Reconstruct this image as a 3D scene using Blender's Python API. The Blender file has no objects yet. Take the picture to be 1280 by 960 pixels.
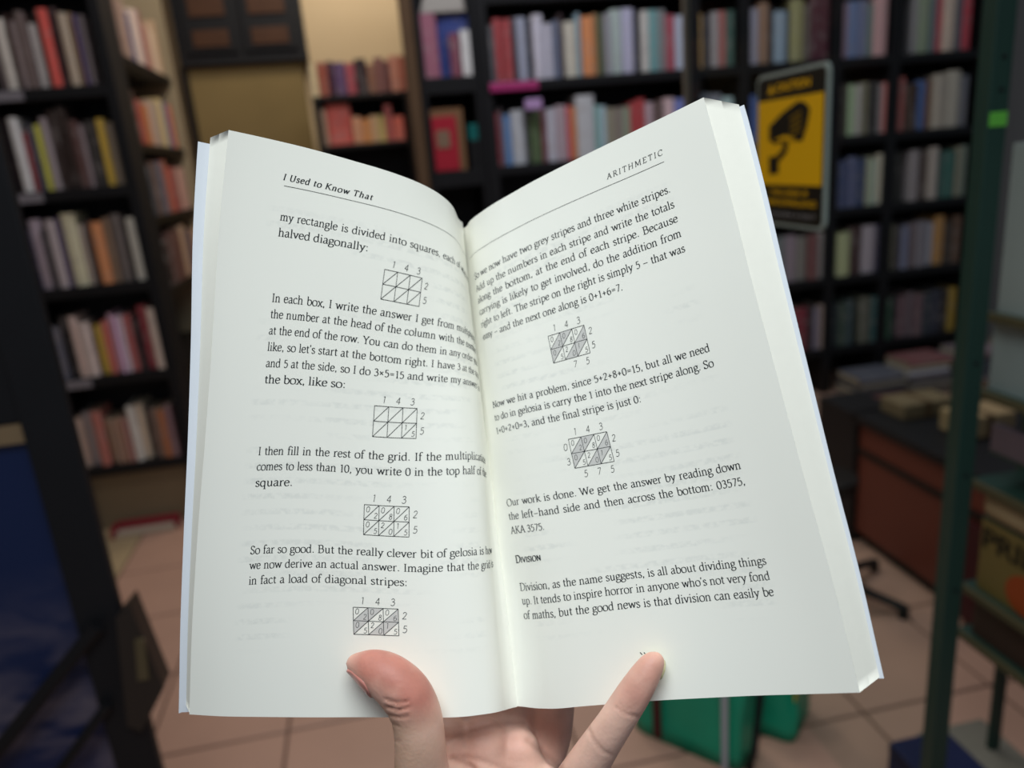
import bpy, bmesh, math, random
import numpy as np
from math import sin, cos, radians, pi
from mathutils import Vector, Matrix

random.seed(7)
rng = np.random.default_rng(7)
SC = bpy.context.scene
COL = SC.collection

# ------------------------------------------------------------------ camera
FPX, CAMH = 961.0, 1.17
_p, _ro, _ya = radians(16.35), radians(4.89), radians(9.7)
CF = np.array([sin(_ya)*cos(_p), cos(_ya)*cos(_p), -sin(_p)])
_r0 = np.array([cos(_ya), -sin(_ya), 0.0]); _u0 = np.cross(_r0, CF)
CR = cos(_ro)*_r0 - sin(_ro)*_u0
CU = sin(_ro)*_r0 + cos(_ro)*_u0
CC = np.array([0, 0, CAMH])
cam = bpy.data.cameras.new('camera'); camo = bpy.data.objects.new('camera', cam); COL.objects.link(camo)
M = Matrix.Identity(4)
for i in range(3):
    M[i][0], M[i][1], M[i][2], M[i][3] = CR[i], CU[i], -CF[i], CC[i]
camo.matrix_world = M
cam.sensor_width = 36; cam.lens = FPX/1280*36
cam.clip_start = 0.02; cam.clip_end = 50
cam.dof.use_dof = True; cam.dof.focus_distance = 0.272; cam.dof.aperture_fstop = cam.lens/3.8
SC.camera = camo

# ------------------------------------------------------------------ light
w = bpy.data.worlds.new('world'); SC.world = w; w.use_nodes = True
w.node_tree.nodes['Background'].inputs[0].default_value = (0.80, 0.86, 1.0, 1)
w.node_tree.nodes['Background'].inputs[1].default_value = 0.13
def area(name, loc, target, sx, sy, power, col):
    l = bpy.data.lights.new(name, 'AREA'); l.shape = 'RECTANGLE'; l.size = sx; l.size_y = sy; l.energy = power; l.color = col
    o = bpy.data.objects.new(name, l); o.location = loc
    o.rotation_euler = (Vector(target)-Vector(loc)).to_track_quat('-Z', 'Y').to_euler(); COL.objects.link(o); return o
key_spread = radians(120)
key = area('front_ceiling_lamp', (0.0, -0.06, 2.0), (0.05, 0.30, 1.12), 0.9, 0.5, 6.3, (0.90, 0.97, 1.0))
key.data.spread = key_spread
area('shop_ceiling_lamp', (0.7, 2.2, 2.9), (0.8, 2.6, 0), 1.6, 0.3, 18, (0.92, 0.95, 1.0))
area('left_aisle_lamp', (-0.3, 1.5, 2.9), (-0.5, 2.4, 0), 0.8, 0.3, 7.5, (1.0, 0.90, 0.82))
area('nook_lamp', (0.1, 3.3, 2.75), (0.1, 3.6, 1.0), 0.5, 0.3, 14, (1.0, 0.88, 0.70))
vs = SC.view_settings
SC.display_settings.display_device = 'sRGB'
vs.view_transform = 'Standard'; vs.look = 'None'; vs.exposure = 0.0; vs.gamma = 1.0; vs.use_curve_mapping = False

# ------------------------------------------------------------------ helpers
def cw(P):
    """camera-frame millimetres (right, down, forward) -> world metres"""
    P = np.asarray(P, float)*1e-3
    return CC + P[..., 0:1]*CR - P[..., 1:2]*CU + P[..., 2:3]*CF
def ray(x, y): return (x-640)/FPX*CR-(y-480)/FPX*CU+CF
def atY(x, y, c): d = ray(x, y); return CC+d*c/d[1]
def atX(x, y, c): d = ray(x, y); return CC+d*c/d[0]
def lin(h):
    if isinstance(h, str):
        h = h.lstrip('#'); h = tuple(int(h[i:i+2], 16)/255 for i in (0, 2, 4))
    return tuple((c/12.92 if c <= 0.04045 else ((c+0.055)/1.055)**2.4) for c in h)
def tag(o, label=None, cat=None, group=None, kind=None):
    for k, v in (('label', label), ('category', cat), ('group', group), ('kind', kind)):
        if v: o[k] = v
    return o
def empty(name, loc, label=None, cat=None, group=None, kind=None, parent=None):
    o = bpy.data.objects.new(name, None); o.empty_display_size = 0.05; COL.objects.link(o)
    if parent: o.parent = parent
    o.location = loc
    return tag(o, label, cat, group, kind)
def wloc(o):
    v = Vector((0, 0, 0))
    while o: v += o.location; o = o.parent
    return np.array(v)
def mesh(name, V, Fc, mat, parent=None, smooth=False, origin=None, mi=None):
    """V in world metres; origin = parent's world place, or the mesh's own base"""
    V = np.asarray(V, float)
    base = wloc(parent) if parent is not None else np.zeros(3)
    if origin is None: origin = base
    origin = np.asarray(origin, float)
    me = bpy.data.meshes.new(name); me.from_pydata((V-origin).tolist(), [], Fc if isinstance(Fc, list) else Fc.tolist()); me.update()
    for m in (mat if isinstance(mat, (list, tuple)) else [mat]): me.materials.append(m)
    if mi is not None: me.polygons.foreach_set('material_index', mi)
    if smooth: me.polygons.foreach_set('use_smooth', [True]*len(me.polygons))
    o = bpy.data.objects.new(name, me); COL.objects.link(o)
    if parent is not None: o.parent = parent
    o.location = tuple(origin-base)
    return o
class MB:
    def __init__(s): s.v = []; s.f = []
    def box(s, a, b, bev=0.0):
        x0, y0, z0 = a; x1, y1, z1 = b
        if bev <= 0:
            n = len(s.v); s.v += [(x0,y0,z0),(x1,y0,z0),(x1,y1,z0),(x0,y1,z0),(x0,y0,z1),(x1,y0,z1),(x1,y1,z1),(x0,y1,z1)]
            s.f += [[n+i for i in q] for q in ((3,2,1,0),(4,5,6,7),(0,1,5,4),(1,2,6,5),(2,3,7,6),(3,0,4,7))]
        else:
            bm = bmesh.new(); bmesh.ops.create_cube(bm, size=1)
            for v in bm.verts: v.co = Vector(((x0+x1)/2+v.co.x*(x1-x0), (y0+y1)/2+v.co.y*(y1-y0), (z0+z1)/2+v.co.z*(z1-z0)))
            bmesh.ops.bevel(bm, geom=bm.edges[:], offset=bev, segments=2, affect='EDGES', profile=0.5)
            s.bm(bm)
        return s
    def bm(s, bm):
        n = len(s.v); bm.verts.index_update(); s.v += [tuple(v.co) for v in bm.verts]; s.f += [[n+v.index for v in f.verts] for f in bm.faces]; bm.free(); return s
    def prism(s, pts, axis, a, b):
        """polygon pts (2d) extruded along axis from a to b"""
        n = len(s.v); k = len(pts)
        for d in (a, b):
            for p, q in pts: s.v.append({'x': (d, p, q), 'y': (p, d, q), 'z': (p, q, d)}[axis])
        s.f += [list(range(n, n+k))[::-1], list(range(n+k, n+2*k))] + [[n+i, n+(i+1) % k, n+k+(i+1) % k, n+k+i] for i in range(k)]
        return s
    def tube(s, path, rad, seg=10):
        path = [Vector(p) for p in path]; n0 = len(s.v); up = Vector((0.31, 0.2, 0.93))
        rad = rad if isinstance(rad, (list, tuple)) else [rad]*len(path)
        for i, p in enumerate(path):
            d = (path[min(i+1, len(path)-1)]-path[max(i-1, 0)]).normalized(); a = d.cross(up).normalized(); b = d.cross(a)
            for k in range(seg): s.v.append(tuple(p+(a*cos(2*pi*k/seg)+b*sin(2*pi*k/seg))*rad[i]))
        for i in range(len(path)-1):
            for k in range(seg):
                k2 = (k+1) % seg; s.f.append([n0+i*seg+k, n0+i*seg+k2, n0+(i+1)*seg+k2, n0+(i+1)*seg+k])
        s.f += [list(range(n0, n0+seg))[::-1], list(range(n0+(len(path)-1)*seg, n0+len(path)*seg))]
        return s
    def build(s, name, mat, parent=None, smooth=False, origin=None): return mesh(name, s.v, s.f, mat, parent, smooth, origin)

# ------------------------------------------------------------------ materials
def nmat(name, color=(0.5, 0.5, 0.5), rough=0.6, spec=0.3, noise=0.0, nscale=20.0, bump=0.0, bscale=60.0, metal=0.0):
    m = bpy.data.materials.new(name); m.use_nodes = True; nt = m.node_tree; b = nt.nodes['Principled BSDF']
    b.inputs['Roughness'].default_value = rough; b.inputs['Specular IOR Level'].default_value = spec; b.inputs['Metallic'].default_value = metal
    b.inputs['Base Color'].default_value = (*color, 1)
    tc = nt.nodes.new('ShaderNodeTexCoord')
    if noise:
        n = nt.nodes.new('ShaderNodeTexNoise'); n.inputs['Scale'].default_value = nscale; n.inputs['Detail'].default_value = 4
        nt.links.new(tc.outputs['Object'], n.inputs['Vector'])
        mx = nt.nodes.new('ShaderNodeMix'); mx.data_type = 'RGBA'
        mx.inputs[6].default_value = (*[c*(1-noise) for c in color], 1); mx.inputs[7].default_value = (*[min(1, c*(1+noise)) for c in color], 1)
        nt.links.new(n.outputs['Fac'], mx.inputs[0]); nt.links.new(mx.outputs[2], b.inputs['Base Color'])
    if bump:
        n2 = nt.nodes.new('ShaderNodeTexNoise'); n2.inputs['Scale'].default_value = bscale; n2.inputs['Detail'].default_value = 3
        nt.links.new(tc.outputs['Object'], n2.inputs['Vector'])
        bp = nt.nodes.new('ShaderNodeBump'); bp.inputs['Strength'].default_value = bump; bp.inputs['Distance'].default_value = 0.002
        nt.links.new(n2.outputs['Fac'], bp.inputs['Height']); nt.links.new(bp.outputs['Normal'], b.inputs['Normal'])
    return m

# ------------------------------------------------------------------ a drawn serif face: skeleton strokes swept with a broad nib
GLY = {
'a':(45,'C 9,41 17,48 26,49 32,43 33,34 33,10 37,2 44,3;C 33,30 20,26 9,20 6,10 12,1 22,2 33,12'),
'b':(52,'L 12,76 12,3;L 5,74 12,76;C 12,38 22,48 34,48 45,37 46,18 36,2 24,0 12,6'),
'c':(43,'C 38,41 30,49 20,48 8,37 6,20 12,6 24,1 36,5 41,10'),
'd':(53,'L 40,76 40,3;L 33,74 40,76;L 40,2 47,2;C 40,41 28,49 16,46 7,32 7,14 16,1 28,1 40,10'),
'e':(45,'L 8,27 39,29;C 39,29 37,42 27,49 14,46 6,32 7,14 16,2 28,1 40,10'),
'f':(31,'C 36,71 28,77 19,74 14,62 14,48 14,2;L 5,48 28,48;S 14,0'),
'g':(46,'Q 24,49 11,44 8,34 12,23 23,19 34,24 37,34 33,44 24,49;L 35,46 46,47;C 14,22 7,13 13,5 30,4 42,-1 41,-14 27,-24 9,-21 4,-11 14,3'),
'h':(55,'L 12,76 12,1;L 5,74 12,76;C 12,36 22,47 34,48 41,38 41,20 41,1;S 12,0;S 41,0'),
'i':(26,'L 13,48 13,1;L 5,46 13,48;S 13,0;D 13,68'),
'j':(26,'C 13,48 13,10 12,-12 3,-22;L 5,46 13,48;D 13,68'),
'k':(51,'L 12,76 12,1;L 5,74 12,76;L 39,46 15,22;L 20,28 44,1;S 12,0;S 46,0;S 38,48'),
'l':(26,'L 13,76 13,1;L 5,74 13,76;S 13,0'),
'm':(81,'L 12,48 12,1;L 5,46 12,48;C 12,36 22,47 32,48 39,38 39,20 39,1;C 39,36 48,47 58,48 66,38 66,20 66,1;S 12,0;S 39,0;S 66,0'),
'n':(55,'L 12,48 12,1;L 5,46 12,48;C 12,36 22,47 34,48 41,38 41,20 41,1;S 12,0;S 41,0'),
'o':(51,'Q 25,49 10,43 5,25 10,6 25,0 41,6 46,25 41,43 25,49'),
'p':(53,'L 12,48 12,-23;L 5,46 12,48;C 12,38 22,48 34,48 45,37 46,18 36,2 24,0 12,6;S 12,-24'),
'q':(52,'L 40,48 40,-23;C 40,41 28,49 16,46 7,32 7,14 16,1 28,1 40,10;S 40,-24'),
'r':(37,'L 12,48 12,1;L 5,46 12,48;C 12,34 19,45 28,49 34,46;S 12,0'),
's':(38,'C 32,41 22,49 11,46 8,37 16,28 28,21 33,11 25,1 13,1 5,9'),
't':(32,'C 15,62 14,30 15,10 19,2 30,5;L 4,48 29,48'),
'u':(55,'C 13,48 13,16 18,3 28,1 41,12;L 41,48 41,3;L 5,47 13,48;L 34,47 41,48;L 41,2 49,2'),
'v':(48,'L 8,47 24,2;L 24,2 41,47;S 7,48;S 41,48'),
'w':(70,'L 8,47 22,2;L 22,2 36,46;L 36,46 50,2;L 50,2 63,47;S 7,48;S 64,48'),
'x':(48,'L 8,47 40,1;L 39,47 9,1;S 8,48;S 40,48;S 8,0;S 41,0'),
'y':(48,'L 8,47 25,4;C 41,47 25,4 16,-16 5,-22;S 7,48;S 41,48'),
'z':(44,'L 6,47 38,47;L 38,47 6,1;L 6,1 39,1'),
'A':(66,'L 8,1 33,72;L 33,72 58,1;L 18,26 48,26;S 8,0;S 58,0'),
'B':(60,'L 14,72 14,1;C 14,71 36,71 46,62 43,44 28,39 14,39;C 28,39 46,37 52,21 44,5 28,1 14,1;S 12,0;S 12,72'),
'C':(64,'C 56,58 44,71 28,71 10,56 6,34 14,10 34,1 50,4 58,14;L 56,70 56,56'),
'D':(72,'L 15,72 15,1;C 15,71 40,71 60,60 66,37 58,12 38,1 15,1;S 12,0;S 12,72'),
'E':(56,'L 14,72 14,1;L 14,71 48,71;L 14,39 40,39;L 14,1 50,1;L 48,71 48,60;L 50,1 50,13;S 10,0;S 10,72'),
'H':(74,'L 14,72 14,1;L 60,72 60,1;L 14,38 60,38;S 14,0;S 60,0;S 14,72;S 60,72'),
'I':(32,'L 16,72 16,1;S 16,0;S 16,72'),
'K':(66,'L 14,72 14,1;L 54,70 18,36;L 24,42 58,1;S 14,0;S 14,72;S 60,0;S 52,72'),
'M':(88,'L 14,72 12,1;L 14,72 43,8;L 43,8 72,72;L 72,72 75,1;S 12,0;S 76,0;S 12,72;S 74,72'),
'N':(74,'L 14,72 14,1;L 14,72 60,2;L 60,72 60,2;S 14,0;S 12,72;S 60,72'),
'O':(74,'Q 37,72 16,64 6,36 16,8 37,0 58,8 68,36 58,64 37,72'),
'R':(62,'L 14,72 14,1;C 14,71 38,71 48,56 40,40 26,37 14,37;L 30,37 58,1;S 14,0;S 12,72;S 60,0'),
'S':(50,'C 42,60 32,71 18,70 9,56 18,42 34,32 43,18 34,3 18,1 7,14;L 42,70 42,58;L 7,2 7,16'),
'T':(60,'L 30,71 30,1;L 6,71 54,71;L 6,71 6,60;L 54,71 54,60;S 30,0'),
'U':(70,'C 14,72 14,24 22,4 40,1 54,8 57,26 57,72;S 14,72;S 57,72'),
'V':(66,'L 8,71 34,2;L 34,2 59,71;S 8,72;S 59,72'),
'W':(92,'L 8,71 28,2;L 28,2 46,68;L 46,68 66,2;L 66,2 84,71;S 8,72;S 84,72'),
'Y':(62,'L 8,71 31,36;L 54,71 31,36;L 31,36 31,1;S 8,72;S 54,72;S 31,0'),
'0':(48,'Q 24,68 10,58 6,34 10,10 24,0 38,10 42,34 38,58 24,68'),
'1':(40,'L 22,68 22,1;L 10,60 22,68;S 22,0'),
'2':(46,'C 8,54 16,66 28,67 37,56 34,42 20,20 7,3;L 7,3 40,3'),
'3':(46,'C 9,58 20,68 33,62 35,50 28,39 18,37;C 22,37 36,33 40,18 32,3 18,0 7,8'),
'4':(48,'L 32,68 32,0;L 32,68 6,22;L 6,21 43,21'),
'5':(46,'L 14,66 37,66;L 14,66 12,38;C 12,38 26,42 37,34 39,18 30,3 18,0 7,6'),
'6':(47,'C 36,66 18,58 8,38 8,16 18,1 32,3 40,18 36,34 24,40 9,30'),
'7':(45,'L 7,66 40,66;L 40,66 18,1'),
'8':(47,'Q 24,68 12,60 14,46 34,32 39,15 24,0 9,13 13,30 33,46 36,60 24,68'),
'.':(24,'D 12,5'), ',':(24,'D 12,5;L 14,4 9,-9'), ':':(26,'D 13,5;D 13,42'),
"'":(20,'D 10,70;L 12,69 7,57'), '-':(54,'L 5,26 49,26'), '+':(50,'L 7,30 43,30;L 25,48 25,12'),
'=':(50,'L 7,38 43,38;L 7,24 43,24'), '*':(50,'L 11,46 39,16;L 39,46 11,16'), ' ':(24,''),
}
def _cr(pts, closed, n=4):
    P = [np.array(p, float) for p in pts]; out = []
    k = len(P)
    if closed: P = P[:-1]; k = len(P); g = lambda i: P[i % k]; rngi = range(k)
    else: g = lambda i: P[min(max(i, 0), k-1)]; rngi = range(k-1)
    for i in rngi:
        a, b, c, d = g(i-1), g(i), g(i+1), g(i+2)
        for j in range(n):
            t = j/n; out.append(0.5*((2*b)+(-a+c)*t+(2*a-5*b+4*c-d)*t*t+(-a+3*b-3*c+d)*t**3))
    out.append(out[0] if closed else P[-1])
    return out
def _sweep(path, wf, V, Fc):
    n = len(path); P = np.array(path); T = np.gradient(P, axis=0)
    if n > 2 and np.allclose(P[0], P[-1]): T[0] = T[-1] = P[1]-P[-2]
    L = np.maximum(np.hypot(T[:, 0], T[:, 1]), 1e-6); T = T/L[:, None]; N = np.stack([-T[:, 1], T[:, 0]], 1)
    b = len(V)
    for i in range(n):
        h = wf(T[i])/2; V.append(P[i]+N[i]*h); V.append(P[i]-N[i]*h)
    for i in range(n-1): Fc.append([b+2*i, b+2*i+1, b+2*i+3, b+2*i+2])
_gc = {}
def glyph(ch, wt=1.0, mono=False):
    key = (ch, wt, mono)
    if key in _gc: return _gc[key]
    adv, spec = GLY[ch]; V = []; Fc = []
    nib = radians(18)
    wf = (lambda t: 4.2*wt) if mono else (lambda t: wt*(3.6+5.9*abs(t[1]*cos(nib)-t[0]*sin(nib))))
    for st in filter(None, spec.split(';')):
        k, rest = st[0], [tuple(map(float, q.split(','))) for q in st[2:].split()]
        if k == 'L':
            P = [np.array(rest[0])*(1-u)+np.array(rest[1])*u for u in (0, .5, 1)]; _sweep(P, wf, V, Fc)
        elif k in 'CQ': _sweep(_cr(rest, k == 'Q'), wf, V, Fc)
        elif k == 'S' and not mono:
            x, y = rest[0]; y = y+1.3 if y < 30 else y-1.3
            b = len(V); V += [np.array(q) for q in ((x-10, y-2.1), (x+10, y-2.1), (x+10, y+2.1), (x-10, y+2.1))]; Fc.append([b, b+1, b+2, b+3])
        elif k == 'D':
            x, y = rest[0]; r = 5.2*wt; b = len(V); V += [np.array((x+r*cos(a), y+r*sin(a))) for a in np.arange(8)*pi/4]; Fc.append(list(range(b, b+8)))
    _gc[key] = (adv, np.array(V) if V else np.zeros((0, 2)), Fc); return _gc[key]
def set_line(txt, x0, x1, y, u, V, Fc, wt=1.0, shear=0.0, spacing=0.0, mono=False, wsx=None):
    """lay a line from x0 to x1 (mm); u = mm per glyph unit; spreads spaces to fill; x1 None = natural"""
    advs = [GLY[c.upper() if 0 else c][0]*u+spacing for c in txt]; nat = sum(advs)-spacing
    sx = 1.0; extra = 0.0
    if x1 is not None:
        ns = txt.count(' '); gap = (x1-x0)-nat
        if ns > 4 and abs(gap) < 0.30*(x1-x0): extra = gap*0.3/ns; sx = (x1-x0-extra*ns)/nat
        else: sx = (x1-x0)/nat
    x = x0
    for c, a in zip(txt, advs):
        adv, gv, gf = glyph(c, wt, mono); b = len(V)
        for px, py in gv: V.append((x+(px+shear*py)*u*sx, y+py*u))
        for f in gf: Fc.append([b+i for i in f])
        x += a*sx+(extra if c == ' ' else 0)
    return x

# ------------------------------------------------------------------ the shop: x along the back wall, y away from the reader, z up
M_BLACK = nmat('black_lacquered_wood', lin('#17171a'), 0.55, 0.3, 0.2, 14)
M_DARKWOOD = nmat('dark_wood', lin('#1a1614'), 0.5, 0.3, 0.3, 10)
M_BROWN = nmat('brown_wood_panel', lin('#4c3120'), 0.5, 0.3, 0.25, 12)
M_WALL = nmat('beige_painted_wall', lin('#d2bb98'), 0.85, 0.1, 0.05, 4)
M_OLIVE = nmat('olive_brown_board', lin('#8a7750'), 0.8, 0.1, 0.12, 5)
M_GREYBACK = nmat('grey_white_wall', lin('#8a8a86'), 0.9, 0.1, 0.05, 4)
M_TILE = nmat('terracotta_tile', lin('#b8927f'), 0.38, 0.4, 0.10, 7)
M_TILE2 = nmat('beige_tile', lin('#b09a78'), 0.38, 0.4, 0.08, 7)
M_GROUT = nmat('tile_grout', lin('#6a5348'), 0.9, 0.1)
M_STRIP = nmat('grey_label_strip', lin('#8e8a92'), 0.4, 0.4)
M_PINK = nmat('pink_plastic', lin('#b83a7c'), 0.3, 0.5)
M_LILAC = nmat('lilac_plastic', lin('#c4a0d4'), 0.3, 0.5)
M_GREEN = nmat('dark_green_metal', lin('#1d3830'), 0.45, 0.4, 0.15, 8)
M_LIME = nmat('lime_sticker', lin('#5fb040'), 0.4, 0.4)
M_CREAMW = nmat('cream_post_paint', lin('#a8987c'), 0.7, 0.2, 0.1, 6)
M_MAUVEW = nmat('faded_brown_post', lin('#644e3a'), 0.7, 0.2, 0.2, 9)

# floor: slab plus tiles proud of the grout
fl = tag(MB().box((-3.2, 0.2, -0.05), (3.6, 4.6, -0.004)).build('floor', M_GROUT), kind='structure')
def tile_mesh(mat, s):
    bm = bmesh.new(); bmesh.ops.create_cube(bm, size=1)
    for v in bm.verts: v.co = Vector((v.co.x*s, v.co.y*s, -0.004+0.004*(v.co.z+0.5)))
    bmesh.ops.bevel(bm, geom=[e for e in bm.edges if all(v.co.z > -0.002 for v in e.verts)], offset=0.002, segments=1, affect='EDGES')
    me = bpy.data.meshes.new('floor_tile'); bm.to_mesh(me); bm.free(); me.materials.append(mat); return me
TS = 0.30; tm = tile_mesh(M_TILE, TS-0.006); tm2 = tile_mesh(M_TILE2, TS-0.006)
x = -0.91-TS*7+TS/2
for i in range(-2, 18):
    for j in range(-1, 12):
        X_, Y_ = -0.91+TS*(i-4)+TS/2, 0.75+TS*j
        if X_ > 3.0 or X_ < -2.6: continue
        o = bpy.data.objects.new('floor_tile', tm2 if X_ < -0.91 else tm); o.location = (X_, Y_, 0); o.parent = fl; COL.objects.link(o)
WB = 4.02
tag(MB().box((-2.6, WB, 0), (0.46, WB+0.1, 3.0)).build('wall_back', M_WALL), kind='structure')
tag(MB().box((0.46, 3.42, 0), (3.6, 3.52, 3.0)).build('wall_back_right', M_GREYBACK), kind='structure')
tag(MB().box((-2.7, 0.2, 0), (-2.6, WB, 3.0)).build('wall_left', M_WALL), kind='structure')

# ---- books: one unit book (cover boards, rounded spine, recessed leaves), scaled per copy, coloured per object
def book_mats():
    m = nmat('book_cloth_and_print', (0.5, 0.5, 0.5), 0.55, 0.35); nt = m.node_tree; N = nt.nodes; Lk = nt.links; b = N['Principled BSDF']
    oi = N.new('ShaderNodeObjectInfo'); tc = N.new('ShaderNodeTexCoord'); sp = N.new('ShaderNodeSeparateXYZ'); Lk.new(tc.outputs['Generated'], sp.inputs[0])
    mu = N.new('ShaderNodeMath'); mu.operation = 'MULTIPLY'; mu.inputs[1].default_value = 60; Lk.new(oi.outputs['Random'], mu.inputs[0])
    cb = N.new('ShaderNodeCombineXYZ'); 
    m1 = N.new('ShaderNodeMath'); m1.operation = 'MULTIPLY'; m1.inputs[1].default_value = 2.2; Lk.new(sp.outputs[0], m1.inputs[0])
    m2 = N.new('ShaderNodeMath'); m2.operation = 'MULTIPLY'; m2.inputs[1].default_value = 7; Lk.new(sp.outputs[2], m2.inputs[0])
    Lk.new(m1.outputs[0], cb.inputs[0]); Lk.new(mu.outputs[0], cb.inputs[1]); Lk.new(m2.outputs[0], cb.inputs[2])
    n = N.new('ShaderNodeTexNoise'); n.inputs['Scale'].default_value = 1.0; n.inputs['Detail'].default_value = 2; Lk.new(cb.outputs[0], n.inputs['Vector'])
    r = N.new('ShaderNodeMapRange'); r.inputs[1].default_value = 0.56; r.inputs[2].default_value = 0.62; r.inputs[4].default_value = 0.45; Lk.new(n.outputs['Fac'], r.inputs[0])
    inv = N.new('ShaderNodeMix'); inv.data_type = 'RGBA'; inv.inputs[0].default_value = 0.6; Lk.new(oi.outputs['Color'], inv.inputs[6]); inv.inputs[7].default_value = (0.42, 0.38, 0.36, 1)
    mx = N.new('ShaderNodeMix'); mx.data_type = 'RGBA'; Lk.new(r.outputs[0], mx.inputs[0]); Lk.new(oi.outputs['Color'], mx.inputs[6]); Lk.new(inv.outputs[2], mx.inputs[7])
    Lk.new(mx.outputs[2], b.inputs['Base Color']); return m
M_BOOK = book_mats(); M_LEAF = nmat('book_leaves', lin('#b9ad96'), 0.9, 0.1)
def book_meshes():
    a = MB(); t = 0.09
    pts = [(-0.5, 1.0), (-0.5, 0.06), (-0.36, 0.012), (-0.15, 0.0), (0.15, 0.0), (0.36, 0.012), (0.5, 0.06), (0.5, 1.0), (0.5-t, 1.0), (0.5-t, 0.07), (-0.5+t, 0.07), (-0.5+t, 1.0)]
    a.prism(pts, 'z', 0.0, 1.0)
    c = bpy.data.meshes.new('book_cover'); c.from_pydata(a.v, [], a.f); c.materials.append(M_BOOK)
    b = MB().box((-0.5+t, 0.07, 0.015), (0.5-t, 0.97, 0.975)); l = bpy.data.meshes.new('book_leaves'); l.from_pydata(b.v, [], b.f); l.materials.append(M_LEAF)
    return c, l
ME_C, ME_L = book_meshes()
ORD = 'first second third fourth fifth sixth seventh eighth ninth tenth eleventh twelfth thirteenth fourteenth fifteenth sixteenth seventeenth eighteenth nineteenth twentieth'.split()
TENS = ("twenty", "thirty", "forty", "fifty")
def ordn(i):
    i += 1
    return ORD[i-1] if i <= 20 else TENS[i//10-2][:-1]+'ieth' if i % 10 == 0 else TENS[i//10-2]+'-'+ORD[i % 10-1]
def cname(h):
    r, g, b = [int(h[i:i+2], 16) for i in (1, 3, 5)]; mx, mn = max(r, g, b), min(r, g, b)
    if mx < 56 and mx-mn < 22: return 'near-black'
    if mx-mn < 16 or (mx-mn)/mx < 0.17: return 'dark grey' if mx < 85 else 'grey' if mx < 118 else 'pale'
    if r == mx:
        if g > b*1.9 and g > r*0.68: return 'yellow'
        if g > r*0.5 and b < r*0.5: return 'orange' if r > 130 else 'brown'
        if g < r*0.55: return 'red' if r > 95 else 'dark red'
        if b > g: return 'mauve'
        return 'tan' if r > 95 else 'brown'
    if b == mx: return 'blue' if g < b*0.85 and r < b*0.75 else 'grey-blue' if r <= g else 'purple'
    return 'teal' if b > g*0.85 and r < g*0.8 else 'green' if r < g*0.95 else 'olive'
def one_book(cx, y, z, wd, dp, ht, colhex, gain, label, group, lean=0.0, parts=True, parent=None, flat=False):
    o = bpy.data.objects.new('book', ME_C); COL.objects.link(o)
    o.location = (cx, y, z); o.scale = (wd, dp, ht); o.rotation_euler = (0, lean, 0)
    if flat: o.rotation_euler = (0, pi/2, 0); o.location = (cx-ht/2, y, z+wd/2)
    c = [q*gain for q in lin(colhex)]; gy = sum(c)/3; c = [min(0.82, gy+(q-gy)*0.84) for q in c]; o.color = (*c, 1); tag(o, label, 'book', group)
    if parts:
        l = bpy.data.objects.new('leaves', ME_L); COL.objects.link(l); l.parent = o
    return o
def row(seq, x0px, ypx, yplane, z, hts, gain, place, group, seed, dp=0.15, jit=0.010, start=0, skipdark=False):
    """seq: 'xend:#colour:n' in picture pixels along the row, turned into real widths on the shelf"""
    R = random.Random(seed); i = start; a = atY(x0px, ypx, yplane)[0]
    for tok in seq.split():
        q = tok.split(':'); b = atY(float(q[0]), ypx, yplane)[0]
        if len(q) > 1:
            n = int(q[2]) if len(q) > 2 else 1; H_ = float(q[3]) if len(q) > 3 else None
            for k in range(n):
                u0, u1 = a+(b-a)*k/n, a+(b-a)*(k+1)/n; h = H_ or R.uniform(*hts); ym = yplane+R.uniform(0.004, 0.02+jit)
                c = q[1]
                if n > 1:
                    rgb = [max(0, min(255, int(int(c[m:m+2], 16)*R.uniform(0.85, 1.12)))) for m in (1, 3, 5)]; c = '#%02x%02x%02x' % tuple(rgb)
                wd = (u1-u0)-0.0012
                one_book((u0+u1)/2, ym, z, wd, dp*R.uniform(0.86, 1.0), h, c, gain, '%s %s book, %s from left on the %s' % (('thin ' if wd < 0.028 else 'thick ' if wd > 0.05 else 'narrow ' if wd < 0.036 else '').strip() or 'upright', cname(c), ordn(i), place), group); i += 1
        a = b
    return i
def bookcase(name, x0, x1, yf, dep, zs, top, label, cat='bookcase', dividers=(), mat=None, th=0.036, side=0.032, back=True, z0=0.0):
    mat = mat or M_BLACK
    e = empty(name, ((x0+x1)/2, yf+dep/2, z0), label, cat)
    for xa in [x0]+list(dividers)+[x1-side]: MB().box((xa, yf, z0), (xa+side, yf+dep, top), 0.002).build('side_panel', mat, e)
    xs = [x0+side]+[d for dv in dividers for d in (dv, dv+side)]+[x1-side]
    for z in zs:
        for k in range(0, len(xs), 2): MB().box((xs[k], yf, z-th), (xs[k+1], yf+dep-0.012, z), 0.002).build('shelf_board', mat, e)
    if back: MB().box((x0+side, yf+dep-0.011, z0), (x1-side, yf+dep, top)).build('back_panel', mat, e)
    return e

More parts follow.
